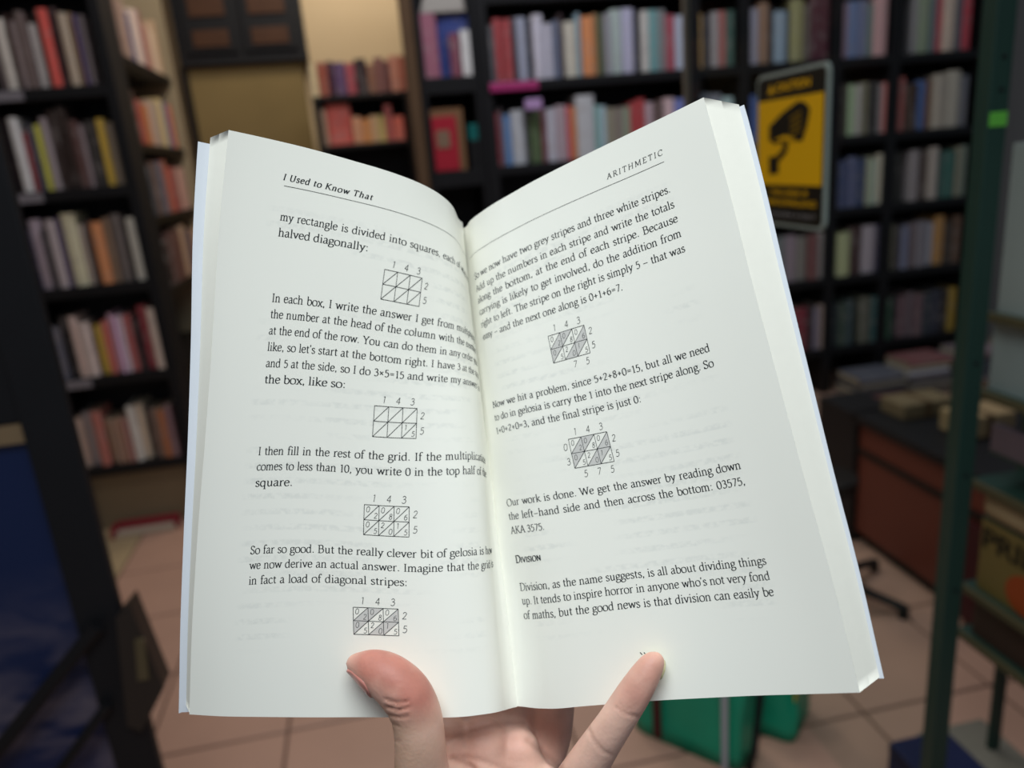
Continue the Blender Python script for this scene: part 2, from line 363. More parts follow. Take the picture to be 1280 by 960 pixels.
# ---- left bookcase
YL = 2.75; ZL = [1.494, 1.19, 0.88, 0.573, 0.250]
lc = bookcase('bookcase', -1.105, -0.70, YL, 0.16, ZL+[1.80], 2.1, 'tall black bookcase filled with books at the left of the shop')
MB().box((-1.073, YL+0.03, 0.0), (-0.732, YL+0.05, 0.214)).build('plinth', nmat('dusty_plinth', lin('#8c7c64'), 0.8, 0.1, 0.1, 6), lc)
for (xa, ya, xb, yb, z) in ((-14, 121, 29, 120, ZL[0]), (18, 250, 54, 248, ZL[1]), (74, 482, 115, 480, ZL[3])):
    a, b = atY(xa, ya, YL-0.003)[0], atY(xb, yb, YL-0.003)[0]; MB().box((a, YL-0.004, z-0.033), (b, YL-0.0005, z-0.004)).build('price_strip', M_STRIP, lc)
GL_ = 4.2; pl = '%s shelf of left black bookcase'; gl = 'books in the left black bookcase'
row('-6:#3a3234 8:#857670 14:#2a1c1a 24:#6a6062 36:#3c3230 47:#8a8280:1:.185 53:#201c1c 66:#a02015:1:.222 78:#221416 89:#6b6052 96:#54422e 102:#2f2440 111:#403a3c:1:.2', -16, 60, YL, ZL[0], (.195, .225), GL_, pl % 'top', gl, 1)
row('16:#1c1518 28:#94807c:1:.225 36:#5a2024:1:.18 45:#2a2a34 54:#84801f:1:.2 64:#5a5254:1:.22 76:#1e1614:1:.24 90:#221a18:1:.25 101:#33211f 107:#504648 124:#22201f 135:#806810:1:.205 147:#4a4238 155:#2a2622', 4, 190, YL, ZL[1], (.19, .225), GL_, pl % 'second', gl, 2)
row('38:#1c1c2c 54:#6c626c:1:.225 60:#1c1a1c 73:#6a6264:1:.22 80:#2c2238 99:#847862:1:.235 107:#6c645e 116:#2a2222 131:#9c4c24:1:.2 141:#4c3c2e 156:#3c3634 161:#141214 176:#807c74:1:.205', 32, 310, YL, ZL[2], (.19, .225), GL_, pl % 'third', gl, 3)
row('62:#1e2c44 75:#36363e 89:#1a181a 99:#7a6a64:1:.21 114:#80706c 117:#201a1a 129:#92690f:1:.17 137:#7c3c34 157:#8c6e6c:3 169:#6a3434 176:#141214 189:#5c2026:1:.22 204:#7c7068:1:.21', 50, 430, YL, ZL[3], (.175, .215), GL_, pl % 'fourth', gl, 4)
row('98:#75645a:1:.18 113:#5c5456 125:#6c3c34 158:#5f4a48:4:.16 179:#8a6c6a:2:.2 187:#201c1c 197:#4c3c34 206:#6c4024 216:#4c383c', 88, 528, YL, ZL[4], (.17, .2), GL_, pl % 'bottom', gl, 5)
# red framed thing and pale sign on the floor against the plinth
rd = empty('red_tray', (-0.98, 2.72, 0.0), 'shallow red-rimmed tray lying on the floor under the left bookcase', 'tray')
M_RED = nmat('red_plastic', lin('#8c1f30'), 0.4, 0.4)
MB().box((-1.0, 2.685, 0.0), (-0.80, 2.735, 0.012)).build('tray_floor', nmat('pale_card', lin('#b0a08e'), 0.7), rd)
m_ = MB()
for a, b in (((-1.012, 2.68, 0), (-1.0, 2.75, 0.035)), ((-0.80, 2.70, 0), (-0.79, 2.75, 0.03)), ((-1.0, 2.735, 0), (-0.79, 2.75, 0.038))): m_.box(a, b, 0.002)
m_.build('tray_rim', M_RED, rd)

# ---- side bookcase on the left wall, seen along its front
XS = -0.75
sc_ = empty('side_bookcase', (XS-0.15, 3.45, 0), 'dark bookcase set sideways behind the left bookcase, full of warm-coloured books', 'bookcase')
for z in (1.63, 1.33, 1.07, 0.8, 0.5, 0.2): MB().box((XS-0.28, 2.93, z-0.03), (XS, 3.86, z), 0.002).build('shelf_board', M_DARKWOOD, sc_)
MB().box((XS-0.30, 3.86, 0), (XS+0.015, 3.89, 2.25), 0.002).build('end_post', M_CREAMW, sc_)
MB().box((XS-0.30, 2.912, 0), (XS-0.02, 2.928, 2.0), 0.002).build('side_panel', M_DARKWOOD, sc_)
MB().box((XS-0.31, 2.912, 0), (XS-0.29, 3.89, 1.62), 0.0).build('back_panel', M_DARKWOOD, sc_)
def srow(cols, y0, y1, z, hts, place, seed, gain=2.1):
    R = random.Random(seed); n = len(cols); k = (y1-y0)/n
    for i, c in enumerate(cols):
        o = one_book(0, 0, 0, k-0.004, 0.14, R.uniform(*hts), c, gain, '%s book, %s from the front on the %s of side bookcase' % (cname(c), ordn(i), place), 'books in the side bookcase')
        o.rotation_euler = (0, 0, pi/2); o.location = (XS-0.006, y0+(i+0.5)*k, z)
srow('#3c2c28 #4c3c38 #54443c #4c3a34 #6c5448 #7c6458 #2c3054 #a08c80 #9a8880 #6c4440 #8c5c4c #94806c #a08870 #94785c'.split(), 2.94, 3.80, 1.63, (.16, .23), 'top shelf', 11)
srow('#2c2020 #3c3030 #3c2c28 #7c2c20 #8c5424 #8a7468 #7c6a58 #a08c5c #3c4468 #9c5438'.split(), 2.94, 3.80, 1.33, (.15, .2), 'second shelf', 12)
srow('#2c3038 #503c34 #3c4454 #7c4434 #8c3428 #6c4440 #a07468 #8c6c60'.split(), 3.14, 3.82, 1.07, (.17, .21), 'third shelf', 13)
srow('#241c1c #4c3430 #503028 #8c7058 #3c3040 #a07c5c'.split(), 3.14, 3.82, 0.80, (.17, .21), 'fourth shelf', 14)

# ---- nook: dark wall cabinet, board below it, low shelf of red books, post
YN = 3.9
x0, x1 = atY(222, 60, YN)[0], atY(383, 60, YN)[0]; zb = atY(300, 80, YN)[2]
cb_ = empty('wall_cabinet', ((x0+x1)/2, YN+0.06, zb), 'dark wall cabinet with brown panels hung above the olive board', 'cabinet')
MB().box((x0, YN, zb), (x1, WB, zb+0.75), 0.003).build('body', M_BLACK, cb_)
xm = (x0+x1)/2
for (pa, pb) in ((242, 287), (316, 362)):
    a, b = atY(pa, 50, YN)[0], atY(pb, 50, YN)[0]
    dr = MB().box((a-0.035, YN-0.012, zb+0.05), (b+0.035, YN, zb+0.70), 0.003).build('door', M_BLACK, cb_)
    for (z0_, z1_) in ((zb+0.075, zb+0.145), (zb+0.20, zb+0.42)): MB().box((a, YN-0.018, z0_), (b, YN-0.011, z1_), 0.002).build('panel', M_BROWN, dr)
xa, xb = atY(244, 150, YN)[0], atY(387, 150, YN)[0]
bo = empty('backing_board', ((xa+xb)/2, YN+0.05, 0), 'olive brown upright board below the dark wall cabinet', 'board')
MB().box((xa, YN+0.03, 0), (xb, YN+0.09, zb), 0.003).build('board_face', M_OLIVE, bo)
MB().box((xa-0.03, YN+0.02, 0), (xa, YN+0.10, zb)).build('edge_strip', M_DARKWOOD, bo)
YC = 3.55
na, nb = atY(389, 118, YC)[0], atY(512, 118, YC)[0]; nz1 = atY(450, 117, YC)[2]; nz2 = atY(450, 179, YC)[2]
ns_ = bookcase('low_bookcase', na, nb, YC, 0.26, [nz1, nz2, nz2-0.33, nz2-0.66], nz1, 'low dark bookcase of red-covered books standing in the nook', dividers=(), mat=M_DARKWOOD, th=0.022, side=0.026)
row('397:#c09870:1:.13 410:#7c3a28 418:#3c2030 433:#4c3458 445:#8c3440 460:#2c2024 470:#7c5440 482:#6c4440 489:#5c3434 501:#9c6450 508:#8c4834', 387, 100, YC, nz1, (.115, .145), 2.1, 'top of low nook bookcase', 'books in the low nook bookcase', 21)
row('409:#7c6450 440:#b04034:1:.17 452:#a07050:1:.11 463:#b06830:1:.10 482:#a08858:2:.11 492:#8c4440:1:.15 506:#a84838:1:.10', 402, 155, YC, nz2, (.12, .15), 2.5, 'second shelf of low nook bookcase', 'books in the low nook bookcase', 22)
pa, pb = atY(505, 60, 3.11)[0], atY(520, 60, 3.11)[0]
tag(MB().box((pa, 3.11, 0), (pb, 3.19, 2.4), 0.003).build('timber_post', M_MAUVEW), 'faded brown timber post between the nook and the black bookcases', 'post')

# ---- narrow bookcase left of the long back one
YB = 3.10
qa, qb = atY(521, 60, YB)[0], atY(596, 60, YB)[0]
zq1 = atY(560, 96, YB)[2]; zq2 = atY(570, 214, YB)[2]
nc = bookcase('narrow_bookcase', qa, qb, YB, 0.30, [zq1, zq2, zq2-0.35, zq2-0.65, zq1+0.42], 2.2, 'narrow black bookcase holding large blue and mauve books', th=0.06, side=0.022)
gn = 'large books in the narrow black bookcase'
def wide(px0, px1, py, z, h, c, lab, yo=0.01, dp=0.16, gain=2.6):
    a, b = atY(px0, py, YB)[0], atY(px1, py, YB)[0]; return one_book((a+b)/2, YB+yo, z, b-a-0.002, dp, h, c, gain, lab, gn)
wide(526, 549, 60, zq1, 0.225, '#6a3c4c', 'large mauve book leaning left of the blue book', gain=3)
wide(549, 597, 60, zq1, 0.215, '#16265a', 'large blue book facing out in the narrow bookcase', 0.03, gain=3)
wide(563, 576, 70, zq1, 0.15, '#5c2c3c', 'small maroon book in front of the blue book', 0.0, 0.03)
wide(577, 589, 70, zq1, 0.16, '#9aa6b8', 'small white book in front of the blue book', 0.0, 0.03, 3.6)
pf = empty('paper_stack', ((qa+qb)/2, YB+0.1, zq1+0.225), 'white papers lying on top of the large mauve and blue books', 'papers')
m_ = MB(); 
for k in range(5): m_.box((qa+0.03+0.004*k, YB+0.01+0.003*k, zq1+0.227+0.012*k), (qb-0.03-0.006*(k % 2), YB+0.2, zq1+0.238+0.012*k))
m_.build('sheets', nmat('white_paper', lin('#b9b4ae'), 0.8), pf)
xa, xb = atY(540, 170, YB)[0], atY(582, 170, YB)[0]
rb = empty('red_album', ((xa+xb)/2, YB+0.05, zq2), 'red book facing out beside a tan cover in the narrow bookcase', 'book')
MB().box((xa, YB+0.03, zq2), (xb, YB+0.06, zq2+0.235), 0.002).build('tan_cover', nmat('tan_card', lin('#8a684a'), 0.7), rb)
MB().box((xa+0.004, YB+0.012, zq2+0.004), (xb-0.03, YB+0.028, zq2+0.205), 0.002).build('red_cover', nmat('red_card', lin('#b42438'), 0.6), rb)
MB().box((xa+0.018, YB+0.009, zq2+0.09), (xb-0.06, YB+0.012, zq2+0.155)).build('cover_picture', nmat('grey_print', lin('#8c7460'), 0.7), rb)
xa, xb = atY(585, 150, YB)[0], atY(597, 150, YB)[0]
tag(MB().box((xa, YB+0.01, zq2+0.11), (xb, YB+0.03, zq2+0.17), 0.002).build('teal_box', nmat('teal_card', lin('#0f6a68'), 0.5)), 'small teal box on the shelf beside the red book', 'box')
tag(MB().box((xa, YB+0.01, zq2), (xb, YB+0.09, zq2+0.11), 0.002).build('dark_box', M_BLACK), 'dark box under the small teal box', 'box')

# ---- long back bookcase
ZB = [1.452, 1.142, 0.840, 0.540, 0.215]
ba = atY(597, 60, YB)[0]; bb = atY(1240, 60, YB)[0]
dv = [atY(q, 60, YB)[0] for q in (862, 925, 1041, 1115)]
bk = bookcase('long_bookcase', ba, bb, YB, 0.30, ZB+[1.76], 2.2, 'long black bookcase of books across the back of the shop', dividers=dv, side=0.045)
gb = 'books in the long back bookcase'; pb_ = '%s shelf of long back bookcase'
G1, G2 = 2.7, 4.0
n = row('619:#3c3c40 630:#7a2a2e:1:.225 641:#7a2a2e:1:.22 647:#2c2028 661:#6c7080:1:.225 667:#1c1c22 681:#8a8894 694:#86848f:1:.2 701:#4c5468 706:#2c2024 723:#8c887c:1:.2 730:#5c7480:1:.23 745:#b45c2a:1:.215 750:#80603c 758:#3c4430:1:.22 766:#6c6c74 795:#85828e:2:.235 804:#1c1c24 814:#8c8a86 826:#4c7476:1:.225 836:#5c5c5e:1:.225 848:#7c3440 860:#7c8494:1:.2', 610, 60, YB, ZB[0], (.2, .23), G1, pb_ % 'top', gb, 31)
n = row('880:#a06c34:1:.2 892:#22222a 900:#6c6668 911:#7a4440 921:#2c403a', 866, 60, YB, ZB[0], (.19, .21), G2*.8, pb_ % 'top', gb, 32, start=n)
n = row('952:#64606c:1:.21 966:#5c4434:1:.23 972:#1c1c20 988:#54606c 992:#1c1c20 1008:#5c5838:1:.235 1016:#3c3430 1030:#34161e:1:.24 1040:#34161e:1:.24', 938, 60, YB, ZB[0], (.19, .22), G2, pb_ % 'top', gb, 33, start=n)
n = row('1064:#6a5460 1078:#44506c 1096:#48505c:2 1112:#7c5c5c:1:.23', 1056, 50, YB, ZB[0], (.2, .22), G2, pb_ % 'top', gb, 34, start=n)
n = row('1152:#5a5658 1168:#565e4c:1:.24 1174:#3c4448 1184:#7c3038 1198:#7c6c60:1:.23 1208:#3c3c44 1221:#7a222c:1:.23', 1146, 40, YB, ZB[0], (.2, .24), G2, pb_ % 'top', gb, 35, start=n)
n = row('626:#5a1c26:1:.2 630:#545054 640:#3c5c84:1:.19 657:#80848a:1:.205 662:#1c1c20 670:#3c4c30:1:.19 678:#3c4c30:1:.2 684:#5a2434 696:#84848e:1:.2 710:#7a6c74:1:.21 715:#a04048 722:#945c20:1:.2 745:#84868a:1:.24 760:#6c7c86:2 790:#6c645e:3:.185 799:#84282c 808:#84282c 820:#8c7880 832:#4a3c3a 845:#a08084 860:#4c5890:1:.2', 617, 150, YB, ZB[1], (.19, .22), G1, pb_ % 'second', gb, 36)
n = row('880:#2c3440 890:#3c4048 905:#4a4c54 921:#6a7c90', 868, 120, YB, ZB[1], (.19, .22), G2, pb_ % 'second', gb, 37, start=n)
n = row('947:#2c4070 954:#2c3c62', 939, 150, YB, ZB[1], (.18, .2), G2, pb_ % 'second', gb, 38, start=n)
n = row('1055:#4c2020 1064:#2c2a24 1080:#6c685c:2 1088:#504c38 1101:#22201f 1108:#6c6464 1116:#7c4440', 1046, 130, YB, ZB[1], (.2, .22), G2, pb_ % 'second', gb, 39, start=n)
n = row('1135:#6c3834:1:.22 1150:#2a1e18 1162:#283c62:1:.2 1170:#4c3428 1186:#6a6258:1:.22 1202:#6e685e:1:.23 1214:#44444a', 1125, 130, YB, ZB[1], (.19, .22), G2, pb_ % 'second', gb, 40, start=n)
n = row('1064:#2a3048 1074:#3c4058 1086:#222a40 1100:#706c62:2 1114:#7c7668:1:.215 1132:#22221f', 1048, 225, YB, ZB[2], (.19, .215), G2, pb_ % 'third', gb, 41)
n = row('1150:#5a5456 1165:#3c322e 1175:#6a625c 1182:#243834 1197:#20403a 1211:#544c50:2', 1141, 215, YB, ZB[2], (.2, .225), G2, pb_ % 'third', gb, 42, start=n)
n = row('985:#544e50:2 1000:#5c5058 1014:#504c48 1025:#4a2c2c 1035:#6a6462 1048:#6a6a60 1065:#6c7050 1080:#2c1e1e 1098:#6a6268:1:.21 1103:#2a2838 1112:#4c2a30', 962, 310, YB, ZB[3], (.19, .215), G2, pb_ % 'fourth', gb, 43)
n = row('1122:#4c4a3c 1128:#262226 1148:#4a464e:2 1160:#4e4a50 1172:#6c6c74 1184:#6e4e24:1:.22 1194:#2a2420 1203:#3c2c22', 1117, 310, YB, ZB[3], (.19, .215), G2, pb_ % 'fourth', gb, 44, start=n)
n = row('1012:#541a24:1:.2 1020:#241c20 1034:#5c5054:2 1044:#304a64:1:.21 1052:#1c2428 1070:#242c30:2', 992, 395, YB, ZB[4], (.19, .215), G2, pb_ % 'bottom', gb, 45)
n = row('1092:#3c3c34 1118:#1c3430:2 1128:#1c1a1c 1155:#4a3c3c:3 1180:#222a32:2 1187:#1c1818 1199:#6a5410', 1078, 395, YB, ZB[4], (.19, .215), G2, pb_ % 'bottom', gb, 46, start=n)
# pink and lilac label holders on the shelf edges
a, b = atY(612, 108, YB-0.01), atY(673, 106, YB-0.01)
pk = tag(MB().box((a[0], YB-0.016, ZB[0]-0.036), (b[0], YB-0.004, ZB[0]-0.004), 0.003).build('shelf_tag', M_PINK), 'glossy pink label holder clipped on the top shelf edge', 'label holder')
a, b = atY(656, 132, YB-0.01), atY(677, 130, YB-0.01)
tag(MB().box((a[0], YB-0.02, a[2]-0.018), (b[0], YB-0.004, a[2]+0.022), 0.004).build('lilac_tag', M_LILAC), 'pale lilac tag hanging below the pink label holder', 'label holder')
# piles lying in front of the long bookcase
def pile(x, y, n_, wd, seed, place, gain, ln=0.22):
    R = random.Random(seed); z = 0.0
    for k in range(n_):
        t = R.uniform(0.018, 0.04); c = R.choice(['#4a4640', '#5c5048', '#3c3c44', '#54484c', '#6a6050', '#2c3038', '#5a3434', '#606068'])
        one_book(x+R.uniform(-.01, .01), y+R.uniform(-.01, .01), z, t-0.001, wd, ln*R.uniform(.9, 1.05), c, gain, '%s book, %s up in the pile %s' % (cname(c), ordn(k), place), 'books piled before the long bookcase', flat=True); z += t
pile(2.12, 2.86, 5, 0.17, 51, 'left before the long bookcase', 3.2)
pile(2.37, 2.88, 6, 0.17, 52, 'second before the long bookcase', 3.2)
pile(2.62, 2.86, 7, 0.17, 53, 'third before the long bookcase', 3.2)
pile(2.87, 2.84, 6, 0.17, 54, 'rightmost before the long bookcase', 3.2)

# ------------------------------------------------------------------ glass partition with the camera sign, green post, rack, counter
XG = 0.75; GY0, GY1 = 0.874, 1.725
gm = bpy.data.materials.new('clear_glass'); gm.use_nodes = True; nt = gm.node_tree; nt.nodes.clear()
o_ = nt.nodes.new('ShaderNodeOutputMaterial'); tr = nt.nodes.new('ShaderNodeBsdfTransparent'); tr.inputs[0].default_value = (0.93, 0.96, 0.95, 1)
gl2 = nt.nodes.new('ShaderNodeBsdfGlossy'); gl2.inputs['Roughness'].default_value = 0.02; lw0 = nt.nodes.new('ShaderNodeLayerWeight'); lw0.inputs[0].default_value = 0.5; lw1 = nt.nodes.new('ShaderNodeMath'); lw1.operation = 'POWER'; lw1.inputs[1].default_value = 5; nt.links.new(lw0.outputs['Facing'], lw1.inputs[0])
lw = nt.nodes.new('ShaderNodeMath'); lw.operation = 'MULTIPLY'; lw.inputs[1].default_value = 0.22; nt.links.new(lw1.outputs[0], lw.inputs[0])
mx = nt.nodes.new('ShaderNodeMixShader'); nt.links.new(lw.outputs[0], mx.inputs[0]); nt.links.new(tr.outputs[0], mx.inputs[1]); nt.links.new(gl2.outputs[0], mx.inputs[2]); nt.links.new(mx.outputs[0], o_.inputs[0])
gp = empty('glass_partition', (XG, 1.3, 0), 'clear glass partition carrying the yellow sign, fixed to the green post', 'partition')
MB().box((XG-0.004, GY0, 0.02), (XG+0.004, GY1, 2.3)).build('pane', gm, gp)
MB().box((XG-0.006, GY1, 0.0), (XG+0.006, GY1+0.012, 2.3)).build('edge_strip', nmat('brushed_steel_edge', lin('#7c7468'), 0.4, 0.5), gp)
# sign: rounded plate hung on the glass
YS0, YS1 = 1.171, 1.385; ZS0, ZS1 = 1.018, 1.268
def rrect(y0, y1, z0, z1, r, k=5):
    return [(cy+r*cos(a), cz+r*sin(a)) for cy, cz, a0 in ((y1-r, z1-r, 0), (y0+r, z1-r, pi/2), (y0+r, z0+r, pi), (y1-r, z0+r, 1.5*pi)) for a in [a0+j*pi/2/k for j in range(k+1)]]
sg_ = empty('warning_sign', (XG-0.01, (YS0+YS1)/2, ZS0), 'yellow and black caution sign with a surveillance camera symbol on the glass', 'sign')
M_YEL = nmat('sign_yellow', lin('#e8b408'), 0.5, 0.3); M_SBLK = nmat('sign_black', lin('#16150f'), 0.5, 0.3); M_ACR = nmat('sign_acrylic_edge', lin('#9aa8a2'), 0.3, 0.5)
MB().prism(rrect(YS0-0.006, YS1+0.006, ZS0-0.006, ZS1+0.006, 0.016), 'x', XG-0.010, XG-0.0045).build('acrylic_plate', M_ACR, sg_)
MB().prism(rrect(YS0, YS1, ZS0, ZS1, 0.012), 'x', XG-0.0112, XG-0.0101).build('black_field', M_SBLK, sg_)
hS = ZS1-ZS0; zy0, zy1 = ZS0+hS*0.265, ZS0+hS*0.845
MB().prism([(YS0+0.003, zy0), (YS1-0.003, zy0), (YS1-0.003, zy1), (YS0+0.003, zy1)], 'x', XG-0.0120, XG-0.0113).build('yellow_field', M_YEL, sg_)
# camera symbol; sign coordinates p = 0..1 from the viewer's left (far end) to right, q = 0..1 up
def sp(p, q): return (YS1-p*(YS1-YS0), ZS0+q*hS)
cs = MB(); xf = XG-0.0127
for poly in ([(.20,.575),(.20,.67),(.40,.75),(.64,.815),(.74,.80),(.81,.755),(.77,.64),(.71,.555),(.48,.57),(.30,.545)], [(.42,.57),(.51,.57),(.49,.49),(.38,.43),(.33,.47),(.42,.51)], [(.20,.46),(.36,.465),(.36,.345),(.21,.335)]):
    cs.prism([sp(*q) for q in poly], 'x', xf, XG-0.0121)
cs.build('camera_symbol', M_SBLK, sg_)
cs = MB(); cs.prism([sp(*q) for q in [(.28, .575), (.46, .60), (.62, .575), (.50, .565)]], 'x', xf-0.0006, xf-0.0001)
cs.build('symbol_highlight', M_YEL, sg_)
cs = MB()
for i_ in range(3):
    for j_ in range(4): cs.prism([sp(.545+.055*i_+a, .59+.037*j_+.012*i_+b) for a, b in ((0, 0), (.035, .004), (.035, .024), (0, .02))], 'x', xf-0.0006, xf-0.0001)
cs.build('lens_grille', nmat('sign_olive', lin('#8a6c10'), 0.5), sg_)
def sign_text(txt, p0, p1, q, hq, mat, bold=0.0):
    c = bpy.data.curves.new('t', 'FONT'); c.body = txt; c.size = 1; c.offset = bold; o = bpy.data.objects.new('t', c); COL.objects.link(o)
    me = bpy.data.meshes.new_from_object(o.evaluated_get(bpy.context.evaluated_depsgraph_get())); bpy.data.objects.remove(o)
    v = np.array([x.co for x in me.vertices]); f = [list(p.vertices) for p in me.polygons]; mn = v.min(0); mx_ = v.max(0)
    P = [sp(p0+(a[0]-mn[0])/(mx_[0]-mn[0])*(p1-p0), q+(a[1]-mn[1])/(mx_[1]-mn[1])*hq) for a in v]
    mesh('lettering', [(XG-0.0118, a, b) for a, b in P], f, mat, sg_)
sign_text('CAUTION', .30, .80, .895, .055, M_YEL, 0.03)
t_ = MB(); t_.prism([sp(.17, .89), sp(.27, .89), sp(.22, .95)], 'x', XG-0.0120, XG-0.0113); t_.build('triangle_symbol', M_YEL, sg_)
sign_text('THIS AREA IS', .22, .80, .195, .035, M_YEL, 0.02); sign_text('UNDER SURVEILLANCE', .10, .92, .125, .038, M_YEL, 0.02)
sign_text('24 HOURS A DAY', .10, .92, .045, .03, nmat('sign_grey_print', lin('#8a8a8c'), 0.5), 0.01)
# green post
gpst = empty('door_post', (0.766, 0.86, 0), 'dark green metal post at the right, with a lime sticker', 'post')
MB().box((0.752, 0.850, 0), (0.780, 0.8735, 2.3), 0.002).build('post_body', M_GREEN, gpst)
for z in (1.20, 1.237, 0.86, 0.70, 0.52): MB().tube([(0.767, 0.8505, z), (0.767, 0.848, z)], 0.0028, 8).build('bolt', M_BLACK, gpst)
MB().box((0.754, 0.8485, 1.158), (0.778, 0.8498, 1.175), 0.0003).build('sticker', M_LIME, gpst)

# ---- rack to the right of the post: face-out covers on ledges, running towards the reader
def rk(px_, py_, X_=0.93): return atX(px_, py_, X_)
XR_ = 0.93
rack = empty('display_rack', (XR_+0.08, 0.9, 0), 'dark green display rack with slanted ledges beside the green post', 'rack')
zl = [0.88, 0.755, 0.60, 0.405, 0.315]
for z in zl: MB().box((XR_, 0.55, z-0.012), (XR_+0.15, 1.02, z), 0.001).build('ledge', M_GREEN, rack); MB().box((XR_-0.006, 0.55, z-0.012), (XR_, 1.02, z+0.002), 0.001).build('ledge_lip', nmat('brass_lip', lin('#4e4a34'), 0.5), rack)
MB().box((XR_+0.151, 0.55, 0.3), (XR_+0.165, 1.02, 1.35)).build('back_panel', M_BLACK, rack)
for y in (0.55, 1.021): MB().box((XR_+0.10, y, 0), (XR_+0.12, y+0.012, 1.35), 0.001).build('upright', M_GREEN, rack)
def facing(y0, y1, z, h, col, lab, x=XR_+0.012, t=0.018):
    e = empty('display_book', (x, (y0+y1)/2, z), lab, 'book', 'books facing out on the display rack')
    MB().box((x, y0, z), (x+t, y1, z+h), 0.001).build('front_cover', nmat('cover_'+lab.split()[0], lin(col), 0.45, 0.35, 0.08, 9), e)
    MB().box((x+0.002, y0-0.002, z+0.002), (x+t-0.002, y1-0.004, z+h-0.004)).build('leaves', M_LEAF, e); return e
facing(0.60, 1.012, zl[0], 0.25, '#8f9a98', 'grey book facing out on the top ledge of the rack')
facing(0.58, 1.015, zl[1], 0.108, '#849292', 'blue-grey book facing out on the second ledge of the rack')
facing(0.60, 1.0, zl[2]+0.055, 0.045, '#5c5058', 'mauve book facing out on the third ledge of the rack')
MB().box((XR_+0.012, 0.66, 0.5352), (XR_+0.12, 1.0, 0.5405)).build('ledge', M_GREEN, rack)
MB().box((XR_+0.012, 0.60, zl[2]+0.05), (XR_+0.12, 1.0, zl[2]+0.0545)).build('ledge', M_GREEN, rack)
e = facing(0.66, 1.0, zl[3], 0.13, '#6e5f33', 'olive yellow book facing out with dark lettering and an orange disc')
c = bpy.data.curves.new('t', 'FONT'); c.body = 'PRINT'; c.size = 1; c.offset = 0.03; o = bpy.data.objects.new('t', c); COL.objects.link(o)
me = bpy.data.meshes.new_from_object(o.evaluated_get(bpy.context.evaluated_depsgraph_get())); bpy.data.objects.remove(o)
v = np.array([x.co for x in me.vertices]); mn = v.min(0); mx_ = v.max(0); xx = XR_+0.0115
mesh('lettering', [(xx, 0.995-(a[0]-mn[0])/(mx_[0]-mn[0])*0.16, zl[3]+0.08+(a[1]-mn[1])/(mx_[1]-mn[1])*0.036) for a in v], [list(p.vertices) for p in me.polygons], M_SBLK, e)
MB().prism([(0.90+0.04*cos(a), zl[3]+0.036+0.034*sin(a)) for a in np.arange(20)*pi/10], 'x', xx-0.0008, xx).build('orange_disc', nmat('orange_print', lin('#96421c'), 0.5), e)
facing(0.62, 1.0, zl[4], 0.075, '#3a2a24', 'dark brown book facing out on the lowest ledge of the rack')
fur = empty('tan_parcel', (XR_+0.08, 0.92, 0.541), 'rounded tan parcel standing above the olive yellow book on the rack', 'parcel')
MB().box((XR_+0.004, 0.70, 0.541), (XR_+0.06, 1.0, 0.592), 0.016).build('wrapping', nmat('tan_wrapping', lin('#a08c6c'), 0.8, 0.1, 0.2, 25), fur)
bs = empty('blue_carton', (0.87, 0.9, 0), 'dark blue carton on the floor at the foot of the rack', 'carton')
MB().box((0.81, 0.78, 0), (0.925, 1.02, 0.10), 0.004).build('carton_body', nmat('navy_card', lin('#1d2447'), 0.6, 0.2, 0.1), bs)
MB().box((0.8095, 0.78, 0.085), (0.9255, 1.0205, 0.088)).build('seam', M_BLACK, bs)
tag(MB().box((0.935, 0.82, 0), (1.08, 1.10, 0.022), 0.004).build('stone_slab', nmat('grey_stone', lin('#7a756a'), 0.8, 0.1, 0.2, 20)), 'flat grey stone slab on the floor beside the blue carton', 'slab')

# ---- low counter behind the glass
ct = empty('counter', (1.6, 1.75, 0), 'low red-brown counter with a black top behind the glass', 'counter')
M_RB = nmat('red_brown_laminate', lin('#6e3528'), 0.45, 0.35, 0.12, 6)
MB().box((1.30, 1.25, 0.04), (1.75, 1.84, 0.375), 0.003).build('body', M_RB, ct)
MB().box((1.285, 1.24, 0.375), (1.76, 1.86, 0.40), 0.003).build('counter_top', M_BLACK, ct)
MB().box((1.293, 1.25, 0.285), (1.30, 1.84, 0.30)).build('groove_strip', M_DARKWOOD, ct)
MB().box((1.285, 1.30, 0.02), (1.30, 1.42, 0.27)).build('dark_door', nmat('maroon_panel', lin('#431c20'), 0.5), ct)
MB().box((1.32, 1.27, 0), (1.74, 1.82, 0.04)).build('plinth', M_BLACK, ct)
MB().box((1.285, 1.84, 0.0), (1.42, 2.02, 0.40), 0.003).build('end_panel', M_BLACK, ct)
for i_, (xa, ya, sx, sy, h, c) in enumerate(((1.36, 1.74, .16, .10, .045, '#7a6a52'), (1.40, 1.56, .14, .10, .06, '#a08a68'), (1.58, 1.72, .14, .12, .05, '#4a3c32'))):
    p_ = empty('parcel', (xa+sx/2, ya+sy/2, 0.40), ['tan paper parcel at the back edge of the low counter', 'pale tan parcel on the low counter beside the green post', 'dark brown parcel behind the tan parcels on the counter'][i_], 'parcel')
    MB().box((xa, ya, 0.40), (xa+sx, ya+sy, 0.40+h), 0.006).build('wrapping', nmat('wrap_paper', lin(c), 0.8, 0.1, 0.1, 20), p_)
    MB().box((xa+sx*0.42, ya-0.001, 0.401), (xa+sx*0.52, ya+sy+0.001, 0.4008+h)).build('tape', nmat('brown_tape', lin('#5c4630'), 0.4), p_)
